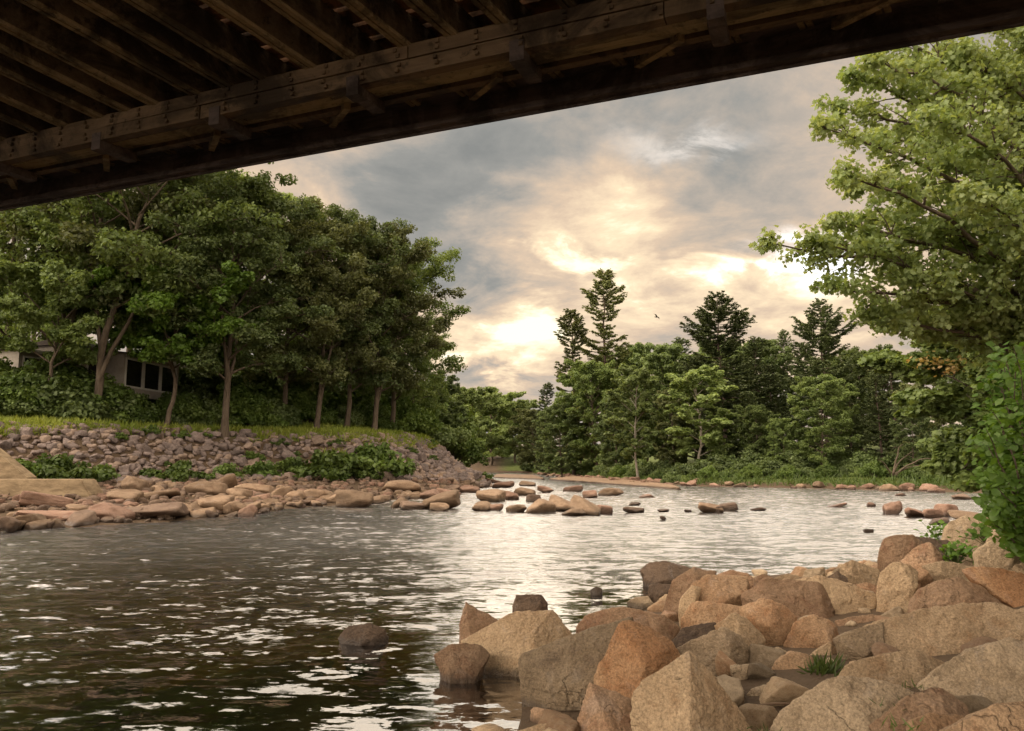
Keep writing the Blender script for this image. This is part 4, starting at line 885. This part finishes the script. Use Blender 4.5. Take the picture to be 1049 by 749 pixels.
# grass as stuff
def grassfield(name, pts, size, lm, label):
    pts = np.array(pts); n = len(pts); al = rng.normal(size=(n, 3)) * .45 + np.array([0, 0, 1.0])
    up = rng.normal(size=(n, 3)) + np.array([0, -1, 0])
    V, Fi = leaves(pts, size * rng.uniform(.5, 1.3, n), up, 'blade', rng, along=al)
    tag(obj(name, mesh(name, V, Fi, False, lm)), label, 'grass', kind='stuff')
cand = np.c_[rng.uniform(-38, 0, 400000), rng.uniform(30, 92, 400000)]
inT = inside(cand, Tp); dT = dist(cand, Tp[:-2], False); nn_ = fbm(np.c_[cand * .22, np.zeros(len(cand))], 2, 40)
ok = inT & (((dT > np.where(cand[:, 0] / cand[:, 1] > -.33, 3.6, 4.5) + nn_ * 1.2) & (dT < 9)) | ((dT > 1.2) & (dT < 5) & (nn_ > .27))) & (cand[:, 0] / cand[:, 1] > -.75); c = cand[ok][:60000]; print('grass', ok.sum())
grassfield('bank_grass', np.c_[c, height(c)], .55, L_GRASS, 'yellow-green grass and weeds along the crest of the left embankment')
cand = np.c_[rng.uniform(0, 45, 60000), rng.uniform(48, 145, 60000)]
dW = dist(cand, Wp); ok = ~inside(cand, Wp) & (dW > .9) & (dW < 5) & (cand[:, 0] / cand[:, 1] < .7); c = cand[ok][:9000]
grassfield('shore_grass', np.c_[c, height(c)], .75, L_GRASSD, 'green grass strip along the far shore')

# ------------------------------------------------------------------ house on the left bank (local frame: x along wall)
def frame(a, b):
    a = np.array(a); b = np.array(b); d = b - a; L = np.hypot(d[0], d[1]); return a, math.atan2(d[1], d[0]), L
def wallhouse(name, label, px0, Y0, px1, Y1, zt0, H, depth, cols, roofm, wallm, framem, win, group='houses behind the trees'):
    p0 = at(px0, zt0, Y0); p1 = at(px1, zt0, Y1); L = math.hypot(p1[0] - p0[0], Y1 - Y0); rz = math.atan2(Y1 - Y0, p1[0] - p0[0])
    t = thing(name, label, 'house', (p0[0], Y0, p0[2] - H), rz, group)
    mb = MB(); mb.box((L / 2, depth / 2, H * .5), (L, depth, H)); obj('wall', mb.me('wall', wallm), t)
    mb = MB(); mb.add([[-.4, -.5, H + .003], [L + .4, -.5, H + .003], [L + .4, depth + .4, H + .003], [-.4, depth + .4, H + .003], [-.4, depth / 2, H + .4], [L + .4, depth / 2, H + .4], [L + .4, -.5, H - .12], [-.4, -.5, H - .12]],
                      [[0, 1, 5, 4], [2, 3, 4, 5], [0, 3, 2, 1], [7, 6, 1, 0]]); mb2 = np.array([[0, 4, 3], [1, 2, 5]])
    me = mesh('roof', np.concatenate(mb.V), [np.concatenate(mb.F), mb2], False, roofm); rf = obj('roof', me, t)
    mb = MB(); mb.box((L / 2, -.52, H - .06), (L + .8, .04, .2)); obj('fascia', mb.me('fascia', framem), rf)
    for (x0, x1, z0, z1) in win:
        mb = MB(); w = .11
        for (cx, cz, sx, sz2) in (((x0 + x1) / 2, z0, x1 - x0 + w, w), ((x0 + x1) / 2, z1, x1 - x0 + w, w), (x0, (z0 + z1) / 2, w, z1 - z0 - w), (x1, (z0 + z1) / 2, w, z1 - z0 - w)): mb.box((cx, -.03, cz), (sx, .1, sz2))
        f = obj('window', mb.me('window', framem), t)
        mb = MB(); mb.box(((x0 + x1) / 2, -.008, (z0 + z1) / 2), (x1 - x0 - w, .02, z1 - z0 - w)); obj('pane', mb.me('pane', GLASS), f)
    return t
wallhouse('house', 'low house with a white-trimmed glazed porch seen through the trees', 128, 50.0, 184, 56.5, 362, 2.7, 5, 3, ROOFM, WALLM, WHITE, [(.15 + 2.05 * i, 2.0 + 2.05 * i, .6, 2.4) for i in range(3)])
wallhouse('house', 'taller grey-brown house section left of the glazed porch with one dark window', 84, 48.5, 110, 50.5, 353, 3.2, 4, 3, ROOFM, WALLM, WHITE, [(.5, 1.6, 1.2, 2.6), (2.0, 2.5, .8, 2.6)])
wallhouse('house', 'pale low wing with a white roof edge at the left end of the house', 20, 47.5, 52, 49.5, 358, 2.6, 4, 3, ROOFM, WALLM, WHITE, [(.3, 1.4, .8, 2.2), (1.8, 2.6, .8, 2.2)])
t = wallhouse('cabin', 'pale building with a red door behind the left-bank tree trunks', 300, 78, 372, 84, 376, 3.4, 5, 3, ROOFM, PINKW, WHITE, [(.8, 2.0, 1.2, 2.4), (5.0, 6.2, 1.2, 2.4)])
mb = MB(); mb.box((3.4, -.03, 1.2), (1.0, .06, 2.2)); obj('door', mb.me('door', REDP), t)
wallhouse('cabin', 'small dark cabin with a white window frame right of the glazed porch', 205, 66, 240, 69, 372, 2.6, 4, 3, ROOFM, WALLM, WHITE, [(.5, 1.5, .8, 2.0)])

# ------------------------------------------------------------------ concrete wall, left
p0 = at(-40, 492, 32.5); p1 = at(88, 492, 33.0); zt = at(40, 491, 33)[2]; zb = at(40, 521, 32)[2] - .3
mb = MB()
def prism(mb, poly, y0, y1):
    n = len(poly); V = [[x, y0, z] for x, z in poly] + [[x, y1, z] for x, z in poly]
    Fq = [[i, (i + 1) % n, n + (i + 1) % n, n + i] for i in range(n)]
    return V, Fq, n
x0, x1 = p0[0] - 6, p1[0]; xe = at(97, 508, 33)[0]; zm = at(97, 507, 33)[2]
bm = bmesh.new()
def bprism(bm, poly, y0, y1):
    a = [bm.verts.new((x, y0, z)) for x, z in poly]; b = [bm.verts.new((x, y1, z)) for x, z in poly]; n = len(poly)
    bm.faces.new(a); bm.faces.new(b[::-1])
    for i in range(n): bm.faces.new((a[i], b[i], b[(i + 1) % n], a[(i + 1) % n]))
bprism(bm, [(x0, zm - .25), (xe, zm - .25), (xe, zm), (x1, zt), (x0, zt)], 32.6, 33.8)
bmesh.ops.recalc_face_normals(bm, faces=bm.faces); bmesh.ops.bevel(bm, geom=bm.edges[:], offset=.04, segments=2, affect='EDGES')
me = bpy.data.meshes.new('concrete_wall'); bm.to_mesh(me); bm.free(); me.materials.append(CONC)
t = thing('concrete_wall', 'weathered tan concrete footing wall above the rocks at the left edge', 'wall', (0, 0, 0)); obj('wall_block', me, t)
bm = bmesh.new(); bprism(bm, [(x0, zb - .5), (xe - .1, zb - .5), (xe - .1, zm - .254), (x0, zm - .254)], 32.2, 34.0); bmesh.ops.recalc_face_normals(bm, faces=bm.faces); bmesh.ops.bevel(bm, geom=bm.edges[:], offset=.03, segments=1, affect='EDGES')
me = bpy.data.meshes.new('footing'); bm.to_mesh(me); bm.free(); me.materials.append(CONC); obj('footing', me, t)
bm = bmesh.new(); a = at(-30, 440, 36); b = at(31, 489, 36); q = at(-30, 489, 36)
bprism(bm, [(q[0] - 4, q[2] - .6), (b[0], b[2] - .6), (b[0], b[2]), (a[0], a[2]), (q[0] - 4, a[2] + 1.5)], 35.8, 36.5); bmesh.ops.recalc_face_normals(bm, faces=bm.faces)
me = bpy.data.meshes.new('wing_wall'); bm.to_mesh(me); bm.free(); me.materials.append(CONC)
tag(obj('wing_wall', me), 'sloping concrete wing wall behind the footing wall at the left edge', 'wall')

# ------------------------------------------------------------------ bridge
PHI = R(22.5 + .0); Nn_ = np.array([math.sin(PHI), math.cos(PHI)]); Du = np.array([-math.cos(PHI), math.sin(PHI)])
br = thing('timber_bridge', 'dark timber bridge overhead seen from below with beams and plank deck', 'bridge', (0, 0, 0), math.atan2(Du[1], Du[0]))
# local frame: x = u along the bridge (to the left bank), y = -p (p = distance ahead of camera)
ZC = CZ
def up(px, py, h):     # pixel -> (u, p) at height h above camera
    q = onz(px, py, ZC + h)[:2]; return float(q @ Du), float(q @ Nn_)
U0, U1 = -16.0, 32.0
HB = 3.55
def lb(name, m_, c, s, par=None):
    mb = MB(); mb.box(c, s); return obj(name, mb.me(name, m_), par or br)
pin = 6.15
def upc(px, py):
    d = ray(px, py); t = pin / float(d[:2] @ Nn_); return float(t * (d[:2] @ Du)), float(t * d[2])
hits = [upc(px, py) for px, py in ((34,152),(62,148),(99,139),(127,132),(156,127),(199,118),(233,110),(266,100),(317,89),(359,80),(414,70),(462,58),(515,46),(584,30),(636,18))]
us = sorted(h[0] for h in hits)
sp = .62
uall = list(us); v = us[0] - sp
while v > U0 + 1: uall.append(v); v -= sp
v = us[-1] + sp
while v < U1 - 1: uall.append(v); v += sp
vb = ray(1135, 615); vb = vb / np.linalg.norm(vb); vl = np.array([float(vb[:2] @ Du), -float(vb[:2] @ Nn_), vb[2]]); SL = -vb[2] / float(vb[:2] @ Nn_)
print('slope', SL, vl)
for u in uall[:60]:
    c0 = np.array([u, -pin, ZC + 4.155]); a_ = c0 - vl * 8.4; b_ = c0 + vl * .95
    mb = MB(); mb.bar(a_, b_, .09, .30); fb = obj('floor_beam', mb.me('floor_beam', W_BEAM_SHADE), br); dn = np.array([0, 0, -.165]); mb = MB(); sd_ = np.array([.036, 0, 0]); mb.bar(a_ + dn + sd_, b_ + dn + sd_, .05, .03); mb.bar(a_ + dn - sd_, b_ + dn - sd_, .05, .036)
    obj('lit_underside', mb.me('lit_underside', W_BEAM), fb)  # added pale strips imitate light catching the beam undersides
mb = MB(); p_ = -1.0; rr_ = random.Random(4)
while p_ < 7.1:
    x = U0
    while x < U1:
        Lp = rr_.uniform(3, 5); mb.box((x + Lp / 2, -p_, ZC + 4.36 + (pin - p_) * SL + rr_.uniform(0, .012)), (Lp - .012, .215, .05)); x += Lp
    p_ += .235
obj('deck', mb.me('deck', W_DECK), br)
# inner chord: timbers
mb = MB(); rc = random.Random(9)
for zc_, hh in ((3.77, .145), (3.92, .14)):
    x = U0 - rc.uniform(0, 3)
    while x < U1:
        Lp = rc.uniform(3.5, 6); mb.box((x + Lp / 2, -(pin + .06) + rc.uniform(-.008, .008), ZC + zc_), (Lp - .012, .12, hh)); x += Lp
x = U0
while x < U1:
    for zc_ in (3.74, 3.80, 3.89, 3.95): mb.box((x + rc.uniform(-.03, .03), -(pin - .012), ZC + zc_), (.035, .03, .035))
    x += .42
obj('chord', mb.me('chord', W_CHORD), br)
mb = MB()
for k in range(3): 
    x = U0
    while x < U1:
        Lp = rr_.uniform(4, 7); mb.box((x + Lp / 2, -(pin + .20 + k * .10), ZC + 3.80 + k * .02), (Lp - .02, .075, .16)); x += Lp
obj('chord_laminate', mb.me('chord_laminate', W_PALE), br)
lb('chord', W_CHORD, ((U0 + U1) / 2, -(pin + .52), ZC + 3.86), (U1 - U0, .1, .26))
lb('chord', W_CHORD, ((U0 + U1) / 2, .5, ZC + 3.84 + (pin + .5) * SL), (U1 - U0, .3, .30))
# outer side
mb = MB(); x = U0
while x < U1:
    mb.box((x + .1, -7.16, ZC + 4.9), (.2, .03 + rr_.uniform(0, .008), 2.6 + rr_.uniform(-.012, .012))); x += .2
obj('siding', mb.me('siding', W_DARK), br)
mb = MB(); x = U0
while x < U1:
    mb.box((x + .1, 1.0, ZC + 6.4), (.19, .03, 2.6 + rr_.uniform(-.012, .012))); x += .2
obj('siding', mb.me('siding', W_DARK), br)
lb('sill', W_DARK, ((U0 + U1) / 2, -7.06, ZC + 3.92), (U1 - U0, .16, .10)); lb('sill', W_DARK, ((U0 + U1) / 2, -7.19, ZC + 3.64), (U1 - U0, .03, .13)); lb('sill', W_DARK, ((U0 + U1) / 2, -7.11, ZC + 3.63), (U1 - U0, .06, .06))
for i, u in enumerate(np.arange(U0 + 1, U1 - 1, 1.75)):
    mb = MB(); mb.box((u, -(pin + .07), ZC + 3.69), (.14, .16, .2)); mb.box((u + .02, -(pin + .34), ZC + 3.68), (.14, .36, .1)); obj('bolster_block', mb.me('bolster_block', W_DARK), br)
    mb = MB(); mb.bar((u + .35, -(pin + .42), ZC + 3.74), (u + .85, -7.0, ZC + 3.80), .07, .09); obj('lateral_brace', mb.me('lateral_brace', W_BEAM), br)
# end abutments of the bridge
for u, nm in ((U0 - .6, 'near'), (U1 + .6, 'far')):
    mb = MB(); mb.box((u, -3.2, 2.6), (1.6, 8.6, 5.8)); o = obj('bridge_abutment', mb.me('bridge_abutment', CONC), loc=(0, 0, 0), rot=(0, 0, math.atan2(Du[1], Du[0])))
    tag(o, 'tan concrete abutment carrying the ' + ('right-bank' if nm == 'near' else 'left-bank') + ' end of the timber bridge', 'abutment')

# ------------------------------------------------------------------ bird
bm = bmesh.new()
V = [(0, -.22, 0), (.05, -.1, .02), (0, -.1, .06), (-.05, -.1, .02), (0, -.1, -.04), (.06, .08, .02), (0, .08, .06), (-.06, .08, .02), (0, .08, -.05), (.05, .3, .01), (-.05, .3, .01), (.3, -.04, .14), (.62, .1, .06), (.3, .1, .12), (-.3, -.04, .14), (-.62, .1, .06), (-.3, .1, .12)]
vs = [bm.verts.new(v) for v in V]
for f in ((0,1,2),(0,2,3),(0,4,1),(0,3,4),(1,5,6,2),(2,6,7,3),(3,7,8,4),(4,8,5,1),(5,9,6),(6,9,10),(6,10,7),(7,10,8),(8,10,9),(8,9,5),(1,11,13,5),(11,12,13),(3,7,16,14),(14,16,15)): bm.faces.new([vs[i] for i in f])
me = bpy.data.meshes.new('bird'); bm.to_mesh(me); bm.free(); me.materials.append(BIRDM)
tag(obj('bird', me, loc=at(673, 325, 70), rot=(.2, .3, .9)), 'small dark bird flying right of the tallest pine', 'bird')

# ------------------------------------------------------------------ light and sky
SUN_AZ, SUN_EL = R(8), R(30)   # azimuth from +Y towards +X
sun = bpy.data.lights.new('sun', 'SUN'); sun.energy = 0.5; sun.angle = R(60); sun.color = (1, .86, .68)
so = bpy.data.objects.new('sun', sun); C.objects.link(so)
d = Vector((math.sin(SUN_AZ) * math.cos(SUN_EL), math.cos(SUN_AZ) * math.cos(SUN_EL), math.sin(SUN_EL)))
so.rotation_euler = (-d).to_track_quat('-Z', 'Y').to_euler(); so.location = d * 100
w = bpy.data.worlds.new('World'); scene.world = w; w.use_nodes = True; nt = w.node_tree; nt.nodes.clear(); N = NT(nt)
tc = N.n('ShaderNodeTexCoord'); sp_ = N.n('ShaderNodeSeparateXYZ'); nt.links.new(tc.outputs['Generated'], sp_.inputs[0]); X, Y_, Z_ = sp_.outputs
sky = N.n('ShaderNodeTexSky', sky_type='NISHITA', sun_disc=False, sun_elevation=SUN_EL, sun_rotation=SUN_AZ)
# cloud coordinates: direction projected on a cloud deck
den = N.m('ADD', N.m('MAXIMUM', Z_, 0.0), .22)
cv = N.n('ShaderNodeCombineXYZ'); nt.links.new(N.m('DIVIDE', X, den), cv.inputs[0]); nt.links.new(N.m('DIVIDE', Y_, den), cv.inputs[1])
c1 = N.noise(cv.outputs[0], 1.5, 10, .62, .25); c2 = N.noise(cv.outputs[0], 3.8, 10, .66, .4); c3 = N.noise(cv.outputs[0], .8, 4, .5, .3)
az = N.m('ARCTAN2', X, Y_); el = N.m('ARCSINE', Z_)
wob = N.noise(cv.outputs[0], 2.4, 6, .6, .2); wob2 = N.noise(cv.outputs[0], 2.9, 6, .6, .6)
azw = N.m('ADD', az, N.m('MULTIPLY', N.m('SUBTRACT', wob, .5), .30)); elw = N.m('ADD', el, N.m('MULTIPLY', N.m('SUBTRACT', wob2, .5), .16))
def blob(px, py, sw, sh):
    r_ = ray(px, py); a0 = math.atan2(r_[0], r_[1]); e0 = math.asin(r_[2] / np.linalg.norm(r_))
    a = N.m('POWER', N.m('DIVIDE', N.m('SUBTRACT', azw, a0), sw / F), 2.0); b = N.m('POWER', N.m('DIVIDE', N.m('SUBTRACT', elw, e0), sh / F), 2.0)
    return N.m('POWER', 2.718, N.m('MULTIPLY', N.m('ADD', a, b), -1.0))
def sumb(L):
    t = None
    for b, k in L:
        v = N.m('MULTIPLY', blob(*b), k); t = v if t is None else N.m('ADD', t, v)
    return t
glow = sumb([((610, 195, 75, 38), .55), ((660, 215, 50, 40), .45), ((600, 262, 38, 12), 1.1), ((600, 340, 190, 50), .35), ((535, 330, 50, 24), .95), ((500, 375, 60, 22), .9), ((700, 280, 90, 18), .85), ((640, 320, 160, 50), .4), ((800, 300, 160, 60), .45), ((560, 240, 80, 30), .3), ((340, 190, 90, 40), .2)])
dark = sumb([((455, 190, 80, 38), 1.0), ((410, 215, 60, 30), .5), ((560, 280, 55, 22), .5), ((470, 275, 50, 25), .9), ((720, 150, 120, 40), .45), ((520, 400, 90, 18), .5), ((560, 150, 120, 26), .4), ((740, 320, 90, 16), .4)])
f0 = N.m('ADD', N.m('MULTIPLY', N.m('SUBTRACT', c1, .5), 1.3), N.m('MULTIPLY', N.m('SUBTRACT', c2, .5), .85))
lum = N.m('ADD', N.m('ADD', .465, f0), N.m('SUBTRACT', N.m('MULTIPLY', glow, .40), N.m('MULTIPLY', dark, .36)))
cr = N.n('ShaderNodeValToRGB'); nt.links.new(lum, cr.inputs[0]); e = cr.color_ramp.elements
def lin(c): return tuple((v / 255 / 12.92 if v / 255 < .04045 else ((v / 255 + .055) / 1.055) ** 2.4) for v in c)
e[0].position = 0.0; e[0].color = (*lin((134, 137, 138)), 1); e[1].position = 1.0; e[1].color = (*[v * 1.25 for v in lin((255, 246, 222))], 1)
for ps, cc in ((.22, (150, 151, 150)), (.42, (181, 172, 163)), (.62, (214, 193, 172)), (.82, (250, 228, 196))):
    q = e.new(ps); q.color = (*lin(cc), 1)
K = 4.7
clouds = N.mix(1.0, cr.outputs[0], (K, K, K), 'MULTIPLY')
# blue gap
hole = N.m('MULTIPLY', sumb([((840, 262, 45, 14), 1.5), ((775, 283, 60, 6), .55), ((700, 150, 60, 14), .2)]), N.ramp(c2, .38, .55), clamp=True)
bl = N.mix(.45, sky.outputs[0], (2.3 , 3.0, 3.7))
skc = N.mix(hole, clouds, bl)
thin = N.m('MULTIPLY', N.m('SUBTRACT', 1.0, N.ramp(c3, .3, .5)), .35, clamp=True)
skc = N.mix(N.m('MULTIPLY', thin, N.ramp(el, .6, 1.0)), skc, sky.outputs[0])
# unseen sky brightened as added fill: behind, overhead and a lobe at left
back = N.m('ADD', N.m('MULTIPLY_ADD', N.ramp(Y_, .2, -.5), 2.1, 1.0), N.m('MULTIPLY', N.ramp(Z_, .62, .9), 1.2))
lobe = N.m('ADD', N.m('ADD', N.m('MULTIPLY', X, -.84), N.m('MULTIPLY', Y_, -.08)), N.m('MULTIPLY', Z_, .54)); back = N.m('ADD', back, N.m('MULTIPLY', N.ramp(lobe, .48, .95), 8.0))
skc = N.mix(1.0, skc, N.n('ShaderNodeCombineColor', i_0=back, i_1=N.m('MULTIPLY', back, .97), i_2=N.m('MULTIPLY', back, .92)).outputs[0], 'MULTIPLY')
bg = N.n('ShaderNodeBackground'); nt.links.new(skc, bg.inputs[0]); bg.inputs[1].default_value = .1
ow = N.n('ShaderNodeOutputWorld'); nt.links.new(bg.outputs[0], ow.inputs[0])

scene.view_settings.view_transform = 'Standard'; scene.view_settings.look = 'None'; scene.view_settings.exposure = 1.3; scene.view_settings.gamma = 1
scene.render.engine = 'CYCLES'
scene.cycles.use_adaptive_sampling = True; scene.cycles.adaptive_threshold = .02; scene.cycles.max_bounces = 6; scene.cycles.transparent_max_bounces = 8; scene.cycles.diffuse_bounces = 2; scene.cycles.glossy_bounces = 3; scene.cycles.use_denoising = True
scene.cycles.caustics_reflective = False; scene.cycles.caustics_refractive = False; scene.cycles.sample_clamp_indirect = 4
